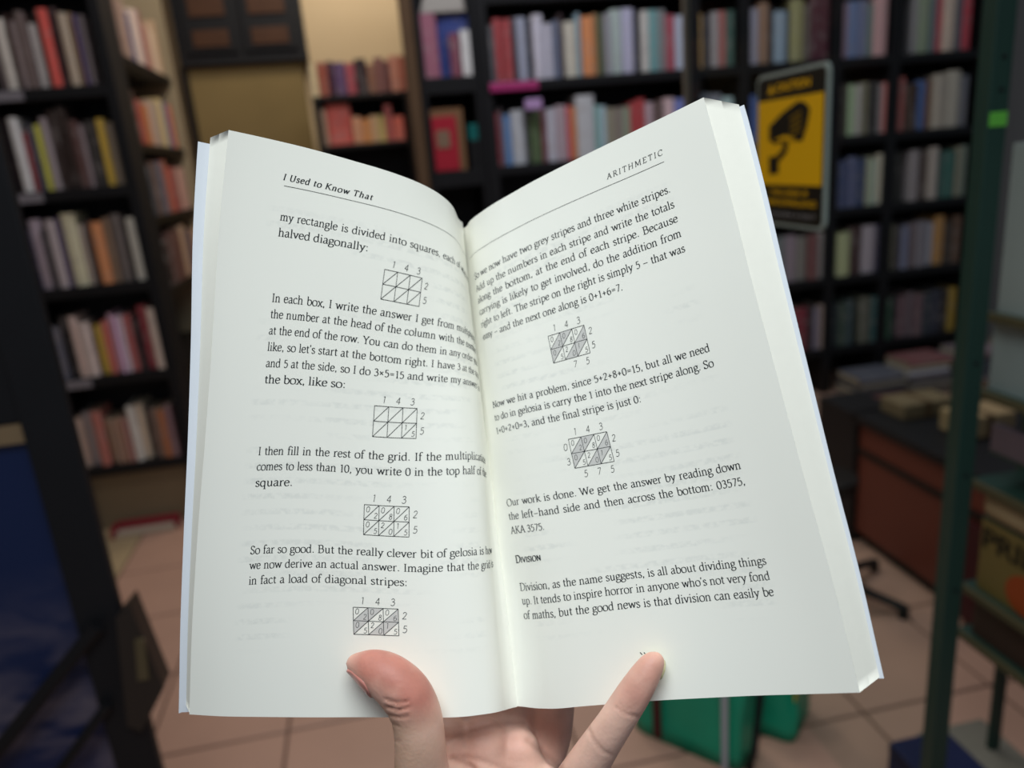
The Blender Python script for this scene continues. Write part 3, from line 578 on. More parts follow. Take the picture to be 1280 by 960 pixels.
# dark base of a swivel stool: hub with star feet
st = empty('stool_base', (1.07, 1.62, 0), 'dark star-shaped stool base on the floor before the counter', 'stool')
MB().tube([(1.07, 1.62, 0.03), (1.07, 1.62, 0.30)], 0.02, 12).build('column', M_BLACK, st)
MB().tube([(1.07, 1.62, 0.30), (1.07, 1.62, 0.305), (1.07, 1.62, 0.335), (1.07, 1.62, 0.34)], [0.05, 0.066, 0.066, 0.055], 20).build('seat', M_DARKWOOD, st)
for k in range(5):
    a = radians(-54+72*k); d = np.array((cos(a), sin(a), 0)); c0 = np.array((1.07, 1.62, 0))
    MB().tube([c0+(0, 0, .05), c0+d*0.10+(0, 0, .04), c0+d*0.19+(0, 0, .028)], [0.014, 0.012, 0.010], 8).build('leg', M_BLACK, st)
    MB().tube([c0+d*0.19+(0, 0, 0), c0+d*0.19+(0, 0, 0.03)], [0.013, 0.013], 10).build('foot', M_BLACK, st)

# ---- green bags on the floor
M_BAG = nmat('green_woven_plastic', lin('#0c9270'), 0.4, 0.45, 0.15, 12, 0.25, 90)
def bag(name, base, ax, ay, hgt, topk, label, zlift=0.0):
    e = empty(name, tuple(base), label, 'bag'); bm = bmesh.new(); bmesh.ops.create_grid(bm, x_segments=1, y_segments=1, size=1)
    bm.free(); V = []; Fc = []; NR, NS = 9, 28
    base = np.array(base); ax = np.array(ax); ay = np.array(ay)
    for i in range(NR):
        u = i/(NR-1); k = 1+(topk-1)*u
        for j in range(NS):
            a = 2*pi*j/NS; cx = np.sign(cos(a))*abs(cos(a))**0.35; cy = np.sign(sin(a))*abs(sin(a))**0.35
            p = base+ax*cx*k+ay*cy*(1-0.55*u)+np.array((0, 0, hgt*u)); r = 0.006*sin(5*a+3*u)+0.004*sin(9*a-7*u)
            V.append(p+(ax*cx/np.linalg.norm(ax)+ay*cy/np.linalg.norm(ay))*r*(u > 0))
    for i in range(NR-1):
        for j in range(NS): Fc.append([i*NS+j, i*NS+(j+1) % NS, (i+1)*NS+(j+1) % NS, (i+1)*NS+j])
    Fc.append(list(range(NS))[::-1]); Fc.append([(NR-1)*NS+j for j in range(NS)])
    mesh('bag_body', V, Fc, M_BAG, e, smooth=True); return e
b1 = bag('green_bag', (0.525, 1.235, 0), (-0.08, 0.09, 0), (0.035, 0.031, 0), 0.26, 1.0, 'large green woven bag with a dark red stripe on the floor')
b2 = bag('green_bag', (0.715, 1.235, 0), (-0.035, 0.035, 0), (0.045, 0.045, 0), 0.22, 1.0, 'smaller green woven bag with a yellow label beside the large one')
def strip(pts, wd, name, mat, parent, th=0.004):
    m = MB(); m.tube(pts, wd, 8); return m.build(name, mat, parent, smooth=True)
def plate(c, ax, up, n, hw, hh, name, mat, parent):
    c, ax, up, n = map(np.array, (c, ax, up, n)); ax = ax/np.linalg.norm(ax); up = up/np.linalg.norm(up); n = n/np.linalg.norm(n)
    V = [c+ax*a*hw+up*b*hh+n*d for d in (0, 0.003) for a, b in ((-1, -1), (1, -1), (1, 1), (-1, 1))]
    return mesh(name, V, [[3,2,1,0],[4,5,6,7],[0,1,5,4],[1,2,6,5],[2,3,7,6],[3,0,4,7]], mat, parent)
M_DR = nmat('dark_red_webbing', lin('#4a1a1c'), 0.7); M_WH = nmat('white_webbing', lin('#a8acb4'), 0.6); M_YL = nmat('yellow_label', lin('#c8a814'), 0.5)
nrm = np.array((-0.66, -0.75, 0)); axb = np.array((-0.08, 0.09, 0))
plate((0.452, 1.243, 0.13), axb, (0, 0, 1), nrm, 0.009, 0.12, 'stripe', M_DR, b1)
plate((0.548, 1.137, 0.13), axb, (0, 0, 1), nrm, 0.006, 0.13, 'side_band', M_WH, b1)
strip([(0.640, 1.16, 0.22), (0.625, 1.145, 0.14), (0.60, 1.12, 0.05), (0.585, 1.11, 0.01)], 0.007, 'handle_strap', M_BLACK, b1)
plate((0.712, 1.168, 0.15), (0.045, 0.045, 0), (0, 0, 1), (0.7, -0.7, 0), 0.009, 0.05, 'label_tab', M_YL, b2)

# ---- left foreground: black door stile with a blue poster, a slanting black bar and the latch box
ld = empty('poster_stand', (-0.47, 1.12, 0), 'black upright frame with a blue poster at the near left', 'stand')
MB().box((-0.492, 1.10, 0), (-0.428, 1.118, 1.75), 0.003).build('stile', M_BLACK, ld)
MB().box((-1.1, 1.11, 0.877), (-0.492, 1.14, 1.75), 0.003).build('upper_panel', M_BLACK, ld)
def poster_mat():
    m = nmat('blue_poster_print', lin('#16264f'), 0.35, 0.4); nt = m.node_tree; N = nt.nodes; Lk = nt.links; b = N['Principled BSDF']
    tc = N.new('ShaderNodeTexCoord'); mp = N.new('ShaderNodeMapping'); mp.inputs['Scale'].default_value = (3.5, 1, 7); mp.inputs['Rotation'].default_value = (0, radians(52), 0)
    Lk.new(tc.outputs['Object'], mp.inputs[0]); n = N.new('ShaderNodeTexNoise'); n.inputs['Scale'].default_value = 2.6; n.inputs['Detail'].default_value = 3; n.inputs['Distortion'].default_value = 0.6; Lk.new(mp.outputs[0], n.inputs['Vector'])
    sp_ = N.new('ShaderNodeSeparateXYZ'); Lk.new(tc.outputs['Object'], sp_.inputs[0])
    g = N.new('ShaderNodeMapRange'); g.inputs[1].default_value = 0.66; g.inputs[2].default_value = 0.42; Lk.new(sp_.outputs[2], g.inputs[0])
    r = N.new('ShaderNodeMapRange'); r.inputs[1].default_value = 0.42; r.inputs[2].default_value = 0.66; Lk.new(n.outputs['Fac'], r.inputs[0])
    q = N.new('ShaderNodeMath'); q.operation = 'MULTIPLY'; Lk.new(g.outputs[0], q.inputs[0]); Lk.new(r.outputs[0], q.inputs[1])
    mx = N.new('ShaderNodeMix'); mx.data_type = 'RGBA'; Lk.new(q.outputs[0], mx.inputs[0]); mx.inputs[6].default_value = (*lin('#16264f'), 1); mx.inputs[7].default_value = (*lin('#6a6270'), 1)
    Lk.new(mx.outputs[2], b.inputs['Base Color']); return m
MB().box((-1.1, 1.125, 0.05), (-0.492, 1.135, 0.86), 0.001).build('poster', poster_mat(), ld)
hd = MB().box((-1.1, 1.112, 0.848), (-0.492, 1.1245, 0.876), 0.001).build('poster_header', nmat('tan_print', lin('#8a7458'), 0.5, 0.2, 0.3, 20), ld)
a = atY(108, 800, 1.09); b = atY(-60, 1010, 1.09)
MB().tube([a+(0.02, 0, 0.02), b], 0.0115, 8).build('brace_bar', M_BLACK, ld)
a = atY(135, 880, 1.09); b = atY(60, 985, 1.09)
MB().tube([a, b], 0.0085, 8).build('brace_bar', M_BLACK, ld)
lx = empty('latch_box', (-0.41, 1.11, 0.45), 'dark brown latch box with a pale plate on the black stile', 'latch')
pts = [atY(q[0], q[1], 1.09) for q in ((146, 772), (163, 752), (206, 858), (178, 912), (160, 905))]
MB().prism([(p[0], p[2]) for p in pts], 'y', 1.085, 1.125).build('case', nmat('dark_bronze', lin('#2e2620'), 0.5, 0.4), lx)
pts = [atY(q[0], q[1], 1.08) for q in ((168, 800), (180, 800), (186, 850), (172, 852))]
MB().prism([(p[0], p[2]) for p in pts], 'y', 1.081, 1.0849).build('plate', nmat('olive_plate', lin('#5c5038'), 0.4, 0.4), lx)

# ------------------------------------------------------------------ the open book: page surfaces as 3-D grids (0.1 mm, camera frame), ruled along the spine
SG = np.array([0, 1, 2, 3.5, 5, 7, 9, 12, 15, 19, 24, 30, 38, 48, 60, 75, 92, 110, 125.4])
TG = np.array([0, 33, 66, 99, 132, 165, 198.0])
GLD = '21 1218 2904 13 1217 2895 5 1215 2886 -6 1212 2872 -15 1208 2857 -25 1204 2839 -34 1198 2820 -52 1192 2794 -75 1188 2774 -112 1186 2757 -161 1187 2745 -221 1190 2744 -302 1197 2757 -407 1199 2764 -534 1194 2755 -691 1185 2733 -865 1182 2729 -1038 1190 2753 -1174 1202 2797 -20 892 3010 -27 893 3000 -34 895 2991 -43 897 2976 -50 897 2962 -58 896 2944 -64 894 2925 -78 890 2899 -97 886 2877 -128 884 2855 -174 882 2835 -234 881 2823 -320 882 2821 -429 876 2811 -556 864 2789 -706 851 2753 -867 850 2733 -1026 861 2738 -1150 879 2763 -63 581 3112 -68 582 3102 -73 583 3093 -79 584 3079 -84 584 3065 -90 581 3046 -94 578 3027 -104 572 3000 -118 568 2977 -145 564 2950 -185 562 2923 -244 561 2901 -330 561 2883 -439 553 2858 -564 538 2821 -706 520 2774 -856 513 2738 -1002 520 2723 -1116 535 2729 -102 266 3211 -104 265 3202 -105 263 3192 -109 259 3178 -112 255 3164 -117 249 3145 -121 242 3126 -130 234 3099 -142 227 3074 -165 221 3044 -201 217 3010 -254 216 2979 -334 215 2946 -436 210 2905 -554 199 2856 -689 185 2796 -830 176 2744 -968 178 2710 -1076 187 2697 -146 -49 3307 -144 -53 3297 -143 -56 3288 -143 -60 3274 -145 -65 3260 -148 -71 3241 -151 -76 3222 -158 -83 3194 -168 -89 3168 -185 -96 3134 -212 -104 3096 -256 -110 3056 -327 -118 3010 -420 -128 2955 -532 -142 2893 -664 -157 2822 -802 -168 2755 -936 -171 2702 -1040 -167 2670 -192 -362 3399 -188 -366 3389 -185 -371 3380 -184 -376 3366 -184 -381 3352 -186 -387 3333 -188 -392 3314 -192 -399 3286 -196 -407 3259 -204 -417 3223 -220 -429 3180 -250 -442 3133 -306 -458 3076 -388 -474 3009 -496 -491 2935 -630 -506 2853 -771 -519 2772 -906 -525 2700 -1010 -525 2650 -230 -710 3487 -224 -715 3478 -222 -718 3468 -221 -721 3454 -222 -723 3440 -226 -723 3421 -230 -724 3402 -235 -726 3374 -238 -729 3346 -241 -736 3309 -248 -748 3263 -265 -762 3210 -303 -781 3144 -368 -801 3066 -464 -820 2982 -593 -838 2890 -733 -855 2795 -869 -866 2706 -973 -872 2639'
GRD = '21 1218 2904 25 1216 2901 30 1215 2897 38 1213 2891 48 1212 2886 61 1210 2877 75 1208 2868 96 1204 2854 117 1198 2838 146 1189 2815 185 1176 2789 236 1159 2761 308 1139 2728 402 1116 2691 516 1091 2652 658 1065 2608 812 1033 2549 965 998 2475 1088 965 2404 -20 891 3010 -14 888 3004 -8 886 2999 1 882 2991 11 880 2983 26 877 2972 40 874 2960 61 869 2942 83 863 2924 112 853 2899 153 841 2870 205 825 2839 278 806 2804 370 782 2763 481 758 2718 615 729 2667 760 697 2601 904 662 2523 1021 630 2448 -63 580 3112 -58 577 3105 -54 574 3099 -46 569 3089 -37 564 3078 -25 559 3065 -12 554 3051 9 547 3030 31 540 3009 62 531 2982 103 520 2951 156 507 2918 228 490 2879 319 469 2834 425 445 2785 554 415 2726 694 380 2654 833 341 2570 948 307 2493 -103 266 3211 -98 263 3203 -94 260 3196 -88 255 3184 -81 250 3172 -71 245 3156 -60 239 3140 -42 232 3116 -22 225 3094 7 216 3065 46 205 3032 96 193 2996 166 177 2955 252 156 2906 355 130 2852 482 97 2786 621 57 2708 760 15 2618 876 -22 2538 -146 -49 3307 -141 -51 3298 -136 -54 3290 -130 -58 3277 -123 -62 3264 -114 -67 3246 -105 -72 3228 -89 -79 3202 -71 -85 3178 -44 -94 3148 -7 -105 3112 40 -119 3075 106 -136 3031 189 -159 2978 289 -187 2918 414 -222 2846 551 -264 2762 690 -308 2668 806 -346 2584 -192 -362 3399 -186 -363 3390 -180 -365 3381 -173 -369 3367 -167 -374 3353 -159 -379 3334 -152 -384 3315 -138 -391 3288 -121 -398 3262 -95 -408 3230 -61 -421 3193 -16 -438 3154 47 -461 3107 127 -488 3051 224 -518 2986 348 -554 2907 485 -592 2816 625 -634 2718 741 -668 2631 -229 -710 3487 -222 -706 3478 -216 -704 3468 -209 -704 3454 -204 -705 3439 -198 -707 3420 -194 -710 3401 -185 -715 3373 -171 -721 3346 -148 -730 3313 -116 -743 3274 -74 -760 3232 -13 -783 3183 64 -812 3123 158 -844 3054 277 -882 2969 412 -923 2872 551 -964 2768 668 -999 2679'
def hermite(K, V, X):
    K = np.asarray(K, float); V = np.asarray(V, float); m = np.gradient(V, K, axis=0); X = np.asarray(X, float)
    i = np.clip(np.searchsorted(K, X)-1, 0, len(K)-2); h = K[i+1]-K[i]; u = (X-K[i])/h
    sh = (-1,)+(1,)*(V.ndim-1); h = h.reshape(sh); Xr = X.reshape(sh); u = u.reshape(sh)
    out = (2*u**3-3*u*u+1)*V[i]+(u**3-2*u*u+u)*h*m[i]+(-2*u**3+3*u*u)*V[i+1]+(u**3-u*u)*h*m[i+1]
    e = Xr > K[-1]; out = np.where(e, V[-1]+(V[-1]-V[-2])/(K[-1]-K[-2])*(Xr-K[-1]), out)
    e = Xr < K[0]; out = np.where(e, V[0]+(V[1]-V[0])/(K[1]-K[0])*(Xr-K[0]), out)
    return out
SF = np.arange(0, 136.01, 0.5); TF = np.arange(-6, 205.01, 1.0)
SURF = {}
for side, dat in ((-1, GLD), (1, GRD)):
    g = np.array(list(map(int, dat.split())), float).reshape(7, 19, 3)/10
    a = hermite(SG, g.transpose(1, 0, 2), SF)          # s, 7, 3
    b = hermite(TG, a.transpose(1, 0, 2), TF)          # t, s, 3
    ds = np.gradient(b, axis=1); dt = np.gradient(b, axis=0)
    n = np.cross(ds, dt); n /= np.linalg.norm(n, axis=2, keepdims=True)
    n *= np.sign(-n[..., 2:3].mean())                 # towards the reader
    SURF[side] = (b, n)
def surf(side, s, t, off=0.0):
    """page point(s): s from the gutter, t from the foot, off = height above the paper (mm), camera frame"""
    P, Nn = SURF[side]; s = np.atleast_1d(np.asarray(s, float)); t = np.atleast_1d(np.asarray(t, float)); s, t = np.broadcast_arrays(s, t)
    fs = np.clip((s-SF[0])/0.5, 0, len(SF)-1.001); ft = np.clip(t-TF[0], 0, len(TF)-1.001)
    i = fs.astype(int); j = ft.astype(int); u = (fs-i)[:, None]; v = (ft-j)[:, None]
    def bl(A): return (A[j, i]*(1-u)+A[j, i+1]*u)*(1-v)+(A[j+1, i]*(1-u)+A[j+1, i+1]*u)*v
    return bl(P)+bl(Nn)*np.asarray(off).reshape(-1, 1)

# paper: warm white, with the faint ghost of the lines printed on its back
def paper_mat():
    m = nmat('page_paper', lin('#f4f1e4'), 0.75, 0.15); nt = m.node_tree; N = nt.nodes; Lk = nt.links; b = N['Principled BSDF']
    uv = N.new('ShaderNodeUVMap'); uv.uv_map = 'page'
    sep = N.new('ShaderNodeSeparateXYZ'); Lk.new(uv.outputs[0], sep.inputs[0])
    # line rows 5.4 mm apart
    d = N.new('ShaderNodeMath'); d.operation = 'MULTIPLY'; d.inputs[1].default_value = 2*pi/5.42; Lk.new(sep.outputs[1], d.inputs[0])
    s_ = N.new('ShaderNodeMath'); s_.operation = 'SINE'; Lk.new(d.outputs[0], s_.inputs[0])
    r = N.new('ShaderNodeMapRange'); r.inputs[1].default_value = 0.1; r.inputs[2].default_value = 0.7; Lk.new(s_.outputs[0], r.inputs[0])
    mp = N.new('ShaderNodeMapping'); mp.inputs['Scale'].default_value = (0.42, 0.5, 1); Lk.new(uv.outputs[0], mp.inputs[0])
    n1 = N.new('ShaderNodeTexNoise'); n1.inputs['Scale'].default_value = 1.0; n1.inputs['Detail'].default_value = 3; Lk.new(mp.outputs[0], n1.inputs['Vector'])
    r1 = N.new('ShaderNodeMapRange'); r1.inputs[1].default_value = 0.38; r1.inputs[2].default_value = 0.62; Lk.new(n1.outputs['Fac'], r1.inputs[0])
    mp2 = N.new('ShaderNodeMapping'); mp2.inputs['Scale'].default_value = (0.018, 0.05, 1); Lk.new(uv.outputs[0], mp2.inputs[0])
    n2 = N.new('ShaderNodeTexNoise'); n2.inputs['Scale'].default_value = 1.0; n2.inputs['Detail'].default_value = 1; Lk.new(mp2.outputs[0], n2.inputs['Vector'])
    r2 = N.new('ShaderNodeMapRange'); r2.inputs[1].default_value = 0.44; r2.inputs[2].default_value = 0.56; Lk.new(n2.outputs['Fac'], r2.inputs[0])
    # only inside the text column
    c1 = N.new('ShaderNodeMapRange'); c1.inputs[1].default_value = 14; c1.inputs[2].default_value = 18; Lk.new(sep.outputs[0], c1.inputs[0])
    c2 = N.new('ShaderNodeMapRange'); c2.inputs[1].default_value = 106; c2.inputs[2].default_value = 102; Lk.new(sep.outputs[0], c2.inputs[0])
    c3 = N.new('ShaderNodeMapRange'); c3.inputs[1].default_value = 22; c3.inputs[2].default_value = 26; Lk.new(sep.outputs[1], c3.inputs[0])
    c4 = N.new('ShaderNodeMapRange'); c4.inputs[1].default_value = 178; c4.inputs[2].default_value = 172; Lk.new(sep.outputs[1], c4.inputs[0])
    cur = r.outputs[0]
    for o in (r1, r2, c1, c2, c3, c4):
        q = N.new('ShaderNodeMath'); q.operation = 'MULTIPLY'; Lk.new(cur, q.inputs[0]); Lk.new(o.outputs[0], q.inputs[1]); cur = q.outputs[0]
    q = N.new('ShaderNodeMath'); q.operation = 'MULTIPLY'; q.inputs[1].default_value = 0.16; Lk.new(cur, q.inputs[0])
    mx = N.new('ShaderNodeMix'); mx.data_type = 'RGBA'; mx.inputs[6].default_value = (*lin('#f1f0e6'), 1); mx.inputs[7].default_value = (*lin('#9ba2a2'), 1)
    Lk.new(q.outputs[0], mx.inputs[0]); Lk.new(mx.outputs[2], b.inputs['Base Color'])
    return m
M_PAGE = paper_mat()
M_EDGE = nmat('page_edge_paper', lin('#edebdf'), 0.85, 0.1, 0.02, 300)
M_COVER = nmat('book_cover_card', lin('#e9eef5'), 0.45, 0.35)
M_INK = nmat('printing_ink', lin('#22272a'), 0.7, 0.1)
M_TINT = nmat('grey_tint_ink', lin('#cdcbc6'), 0.8, 0.1)

WPG = 125.4
def ext(side, t, k):      # how far the k-th deeper layer sticks out past the top page at the fore edge (fanned leaves)
    u = np.clip(t/198.0, 0, 1)
    a = (13.5, 11.0) if side < 0 else (6.8, 10.5)
    return (a[0]*(1-u)+a[1]*u)*k
def sheet(name, side, z0, z1, kf, mat, parent, t0=0.0, t1=198.0, ns=64, nt=48, extra=0.0, flare=0.0):
    """a solid layer between heights z0 (front) and z1 (back) of the page surface"""
    ks = kf if isinstance(kf, tuple) else (kf, kf); a0 = t0 if isinstance(t0, tuple) else (t0, t0); a1 = t1 if isinstance(t1, tuple) else (t1, t1); us = np.linspace(0, 1, ns-3)**1.3
    V = []
    for z, kk, b0, b1 in ((z0, ks[0], a0[0], a1[0]), (z1, ks[1], a0[1], a1[1])):
        tt = np.linspace(b0, b1, nt)
        for t in tt:
            e_ = ext(side, t, kk)+extra; s = np.r_[us*WPG, WPG+e_*0.34+1e-4, WPG+e_*0.67+2e-4, WPG+e_+3e-4]
            V.append(surf(side, s, t+flare*(s/140)**5*(1-t/198), np.full(ns, z)))
    V = cw(np.concatenate(V)); A = np.arange(nt*ns).reshape(nt, ns); B = A+nt*ns; Fc = []
    for j in range(nt-1):
        for i in range(ns-1):
            Fc.append([A[j, i], A[j, i+1], A[j+1, i+1], A[j+1, i]]); Fc.append([B[j, i], B[j+1, i], B[j+1, i+1], B[j, i+1]])
    V = np.concatenate([V, V]); A, B, K0 = A+2*nt*ns, B+2*nt*ns, len(Fc)      # rim faces on their own vertices keep a crisp edge
    for i in range(ns-1):
        Fc.append([A[0, i+1], A[0, i], B[0, i], B[0, i+1]]); Fc.append([A[-1, i], A[-1, i+1], B[-1, i+1], B[-1, i]])
    for j in range(nt-1):
        Fc.append([A[j, -1], A[j+1, -1], B[j+1, -1], B[j, -1]]); Fc.append([A[j+1, 0], A[j, 0], B[j, 0], B[j+1, 0]])
    if side < 0: Fc = [f[::-1] for f in Fc]
    Fc = [[int(i) for i in f] for f in Fc]
    o = mesh(name, V, Fc, mat, parent, smooth=True)
    me = o.data; uvl = me.uv_layers.new(name='page')
    st = np.array([(us[min(i, ns-4)]*WPG, t) for _ in range(4) for t in tt for i in range(ns)])
    vi = np.empty(len(me.loops), int); me.loops.foreach_get('vertex_index', vi); uvl.data.foreach_set('uv', st[vi].ravel())
    return o
BASE = cw(np.array([5.0, 120.0, 300.0]))
book = empty('paperback_book', tuple(BASE), 'open paperback with printed arithmetic pages held up in one hand', 'book')
PG = {}
TL = {-1: 6.0, 1: 7.5}
for side in (-1, 1):
    PG[side] = sheet('page', side, 0.0, -0.35, 0.0, M_PAGE, book, ns=110, nt=70)
    tag(PG[side], 'left-hand page with four number grids' if side < 0 else 'right-hand page headed arithmetic')
    nl = 2; km = 0.52 if side < 0 else 0.86; tm_ = 2.4 if side < 0 else 4.6; tb_ = 0.0 if side < 0 else 2.0
    for k in range(nl):
        z0 = -0.36-(TL[side]-0.36)*k/nl; z1 = -0.36-(TL[side]-0.36)*(k+1)/nl+0.02
        sheet('leaf_bundle', side, z0, z1, (k/nl*km, (k+1)/nl*km), M_EDGE, book, t0=(tb_*k/nl, tb_*(k+1)/nl), t1=(198-tm_*k/nl, 198-tm_*(k+1)/nl), ns=80, nt=60)
    cv = sheet('cover', side, -TL[side]-0.02, -TL[side]-0.5, 1.0, M_COVER, book, t0=0.3 if side < 0 else 1.6, t1=193.6 if side < 0 else 192.6, ns=80, nt=40, extra=0.3, flare=-4.0 if side < 0 else 0.0)
    tag(cv, 'white card front cover' if side < 0 else 'white card back cover')
# spine joining the two covers behind the gutter
tt = np.linspace(0.6, 193.0, 30); V = []
for dz in (0.0, -0.6):
    for t in tt:
        a = surf(-1, 0, t, -TL[-1]+dz)[0]; c = surf(1, 0, t, -TL[1]+dz)[0]
        for q in np.linspace(0, 1, 6): V.append(a*(1-q)+c*q)
A = np.arange(30*6).reshape(30, 6); Fc = []
for j in range(29):
    for i in range(5):
        Fc.append([int(x) for x in (A[j, i], A[j, i+1], A[j+1, i+1], A[j+1, i])]); Fc.append([int(x)+180 for x in (A[j, i], A[j+1, i], A[j+1, i+1], A[j, i+1])])
for i in range(5):
    Fc.append([int(A[0, i]), int(A[0, i])+180, int(A[0, i+1])+180, int(A[0, i+1])]); Fc.append([int(A[-1, i]), int(A[-1, i+1]), int(A[-1, i+1])+180, int(A[-1, i])+180])
mesh('spine', cw(np.array(V)), Fc, M_COVER, book, smooth=True)

# --- printing
U = 0.0385; LEAD = 5.41
def put(side, V, Fc, name, mat, off=0.07):
    V = np.array(V); X = V[:, 0]; s = X if side > 0 else 110-X          # X runs left to right on both pages
    P = surf(side, s, V[:, 1], np.full(len(V), off))
    return mesh(name, cw(P), Fc, mat, PG[side])
def line(V, Fc, x0, y0, x1, y1, wd=0.28):
    n = max(2, int(math.hypot(x1-x0, y1-y0)/1.5)+1); _sweep([np.array((x0+(x1-x0)*i/n, y0+(y1-y0)*i/n)) for i in range(n+1)], lambda t: wd, V, Fc)
    for i in range(len(V)): V[i] = tuple(V[i])
XL0, XL1 = 110-100.2, 110-6.0
XR0, XR1 = 9.45, 104.75
Vl = []; Fl = []
H = [("my rectangle is divided into squares, each of which is", 170.9, 1), ("halved diagonally:", 165.4, 0),
 ("In each box, I write the answer I get from multiplying", 143.4, 1), ("the number at the head of the column with the number", 138.05, 1),
 ("at the end of the row. You can do them in any order you", 132.6, 1), ("like, so let's start at the bottom right. I have 3 at the top", 127.1, 1),
 ("and 5 at the side, so I do 3*5=15 and write my answer in", 121.6, 1), ("the box, like so:", 116.1, 0),
 ("I then fill in the rest of the grid. If the multiplication", 91.6, 1), ("comes to less than 10, you write 0 in the top half of the", 86.3, 1), ("square.", 80.7, 0),
 ("So far so good. But the really clever bit of gelosia is how", 57.3, 1), ("we now derive an actual answer. Imagine that the grid is", 52.1, 1), ("in fact a load of diagonal stripes:", 46.8, 0)]
ENDX = {"halved diagonally:": 110-65.3, "the box, like so:": 110-67.8, "square.": 110-84.9, "in fact a load of diagonal stripes:": 110-43.5}
for txt, y, full in H: set_line(txt, XL0, XL1 if full else ENDX[txt], y, U, Vl, Fl)
set_line("I Used to Know That", 110-101.1, 110-66.4, 185.0, U*0.80, Vl, Fl, wt=1.35, shear=0.18, spacing=0.25)
line(Vl, Fl, XL0, 183.0, 110-1.0, 183.0, 0.16)
put(-1, Vl, Fl, 'printed_text', M_INK)
Vr = []; Fr = []
R_ = [("So we now have two grey stripes and three white stripes.", 171.7, XR1), ("Add up the numbers in each stripe and write the totals", 166.0, XR1),
 ("along the bottom, at the end of each stripe. Because", 160.75, XR1), ("carrying is likely to get involved, do the addition from", 155.3, XR1),
 ("right to left. The stripe on the right is simply 5 - that was", 149.7, XR1), ("easy - and the next one along is 0+1+6=7.", 144.0, 77.8),
 ("Now we hit a problem, since 5+2+8+0=15, but all we need", 113.5, XR1), ("to do in gelosia is carry the 1 into the next stripe along. So", 108.05, XR1), ("1+0+2+0=3, and the final stripe is just 0:", 102.4, 74.6),
 ("Our work is done. We get the answer by reading down", 72.7, XR1), ("the left-hand side and then across the bottom: 03575,", 67.35, XR1), ("AKA 3575.", 61.9, 25.8),
 ("Division, as the name suggests, is all about dividing things", 40.4, XR1), ("up. It tends to inspire horror in anyone who's not very fond", 35.4, XR1), ("of maths, but the good news is that division can easily be", 30.25, XR1)]
for txt, y, x1 in R_: set_line(txt, XR0, x1, y, U, Vr, Fr)
x = set_line("D", XR0, None, 50.8, U*0.98, Vr, Fr, wt=1.6)
for ch in "IVISION": x = set_line(ch, x, None, 50.8, U*0.72, Vr, Fr, wt=1.75)
set_line("ARITHMETIC", 81.9, 105.4, 185.4, U*0.72, Vr, Fr, shear=0.16, spacing=0.55)
line(Vr, Fr, XR0-4, 182.9, XR1+0.5, 182.9, 0.16)
line(Vr, Fr, 54.6, 15.6, 55.3, 14.8, 0.3); line(Vr, Fr, 55.9, 15.5, 56.6, 14.7, 0.3)
put(1, Vr, Fr, 'printed_text', M_INK)
def grid(side, x0, y0, x1, y1, digits, grey, bottom=None, left=None):
    """3x2 lattice with diagonals; x0,y1 = top left, x1,y0 = bottom right (mm)"""
    V = []; Fc = []; cx = (x1-x0)/3; cy = (y1-y0)/2
    for i in range(4): line(V, Fc, x0+i*cx, y0, x0+i*cx, y1, 0.2)
    for i in range(3): line(V, Fc, x0, y0+i*cy, x1, y0+i*cy, 0.2)
    for i in range(3):
        for j in range(2): line(V, Fc, x0+i*cx, y0+j*cy, x0+(i+1)*cx, y0+(j+1)*cy, 0.2)
    g = U*1.02
    def dg(c, x, y, sc): set_line(c, x-GLY[c][0]*g*sc/2, None, y-34*g*sc, g*sc, V, Fc, wt=1.15/sc**0.5, shear=0.14, mono=True)
    for i, c in enumerate('143'): dg(c, x0+(i+0.62)*cx, y1+2.4, 0.95)
    dg('2', x1+1.9, y0+1.5*cy, 0.95); dg('5', x1+1.9, y0+0.5*cy, 0.95)
    if digits:
        for n_, (a, b) in enumerate(digits):
            i, j = n_ % 3, 1-n_//3
            if a != ' ': dg(a, x0+(i+0.24)*cx, y0+(j+0.70)*cy, 0.72)
            if b != ' ': dg(b, x0+(i+0.76)*cx, y0+(j+0.30)*cy, 0.72)
    if bottom:
        for i, c in bottom: dg(c, x0+(i+0.5)*cx, y0-2.6, 0.95)
    if left:
        for j, c in left: dg(c, x0-2.0, y0+(j+0.5)*cy, 0.95)
    if grey:
        GV = []; GF = []
        for i, j, up in grey:      # up: triangle above the diagonal
            a = (x0+i*cx, y0+j*cy); b = (x0+(i+1)*cx, y0+(j+1)*cy); c = (x0+i*cx, y0+(j+1)*cy) if up else (x0+(i+1)*cx, y0+j*cy)
            k = 5; n0 = len(GV); idx = {}
            for p in range(k+1):
                for q in range(k+1-p):
                    idx[p, q] = len(GV); w_ = (p/k, q/k, 1-(p+q)/k); GV.append(tuple(a[m]*w_[0]+b[m]*w_[1]+c[m]*w_[2] for m in (0, 1)))
            for p in range(k):
                for q in range(k-p):
                    GF.append([idx[p, q], idx[p+1, q], idx[p, q+1]])
                    if p+q < k-1: GF.append([idx[p+1, q], idx[p+1, q+1], idx[p, q+1]])
        put(side, GV, GF, 'printed_tint', M_TINT, 0.05)
    put(side, V, Fc, 'printed_grid', M_INK, 0.08)
full = ['02', '08', '06', '05', '20', '15']
stripeA = [(0, 1, 0), (1, 1, 1), (2, 1, 0), (1, 0, 0), (2, 0, 1), (0, 0, 1)]
grid(-1, 110-58.4, 149.2, 110-43.6, 160.1, None, None)
grid(-1, 110-56.6, 99.6, 110-41.2, 110.8, ['  ', '  ', '  ', '  ', '  ', '15'], None)
grid(-1, 110-58.2, 64.7, 110-43.0, 75.4, full, None)
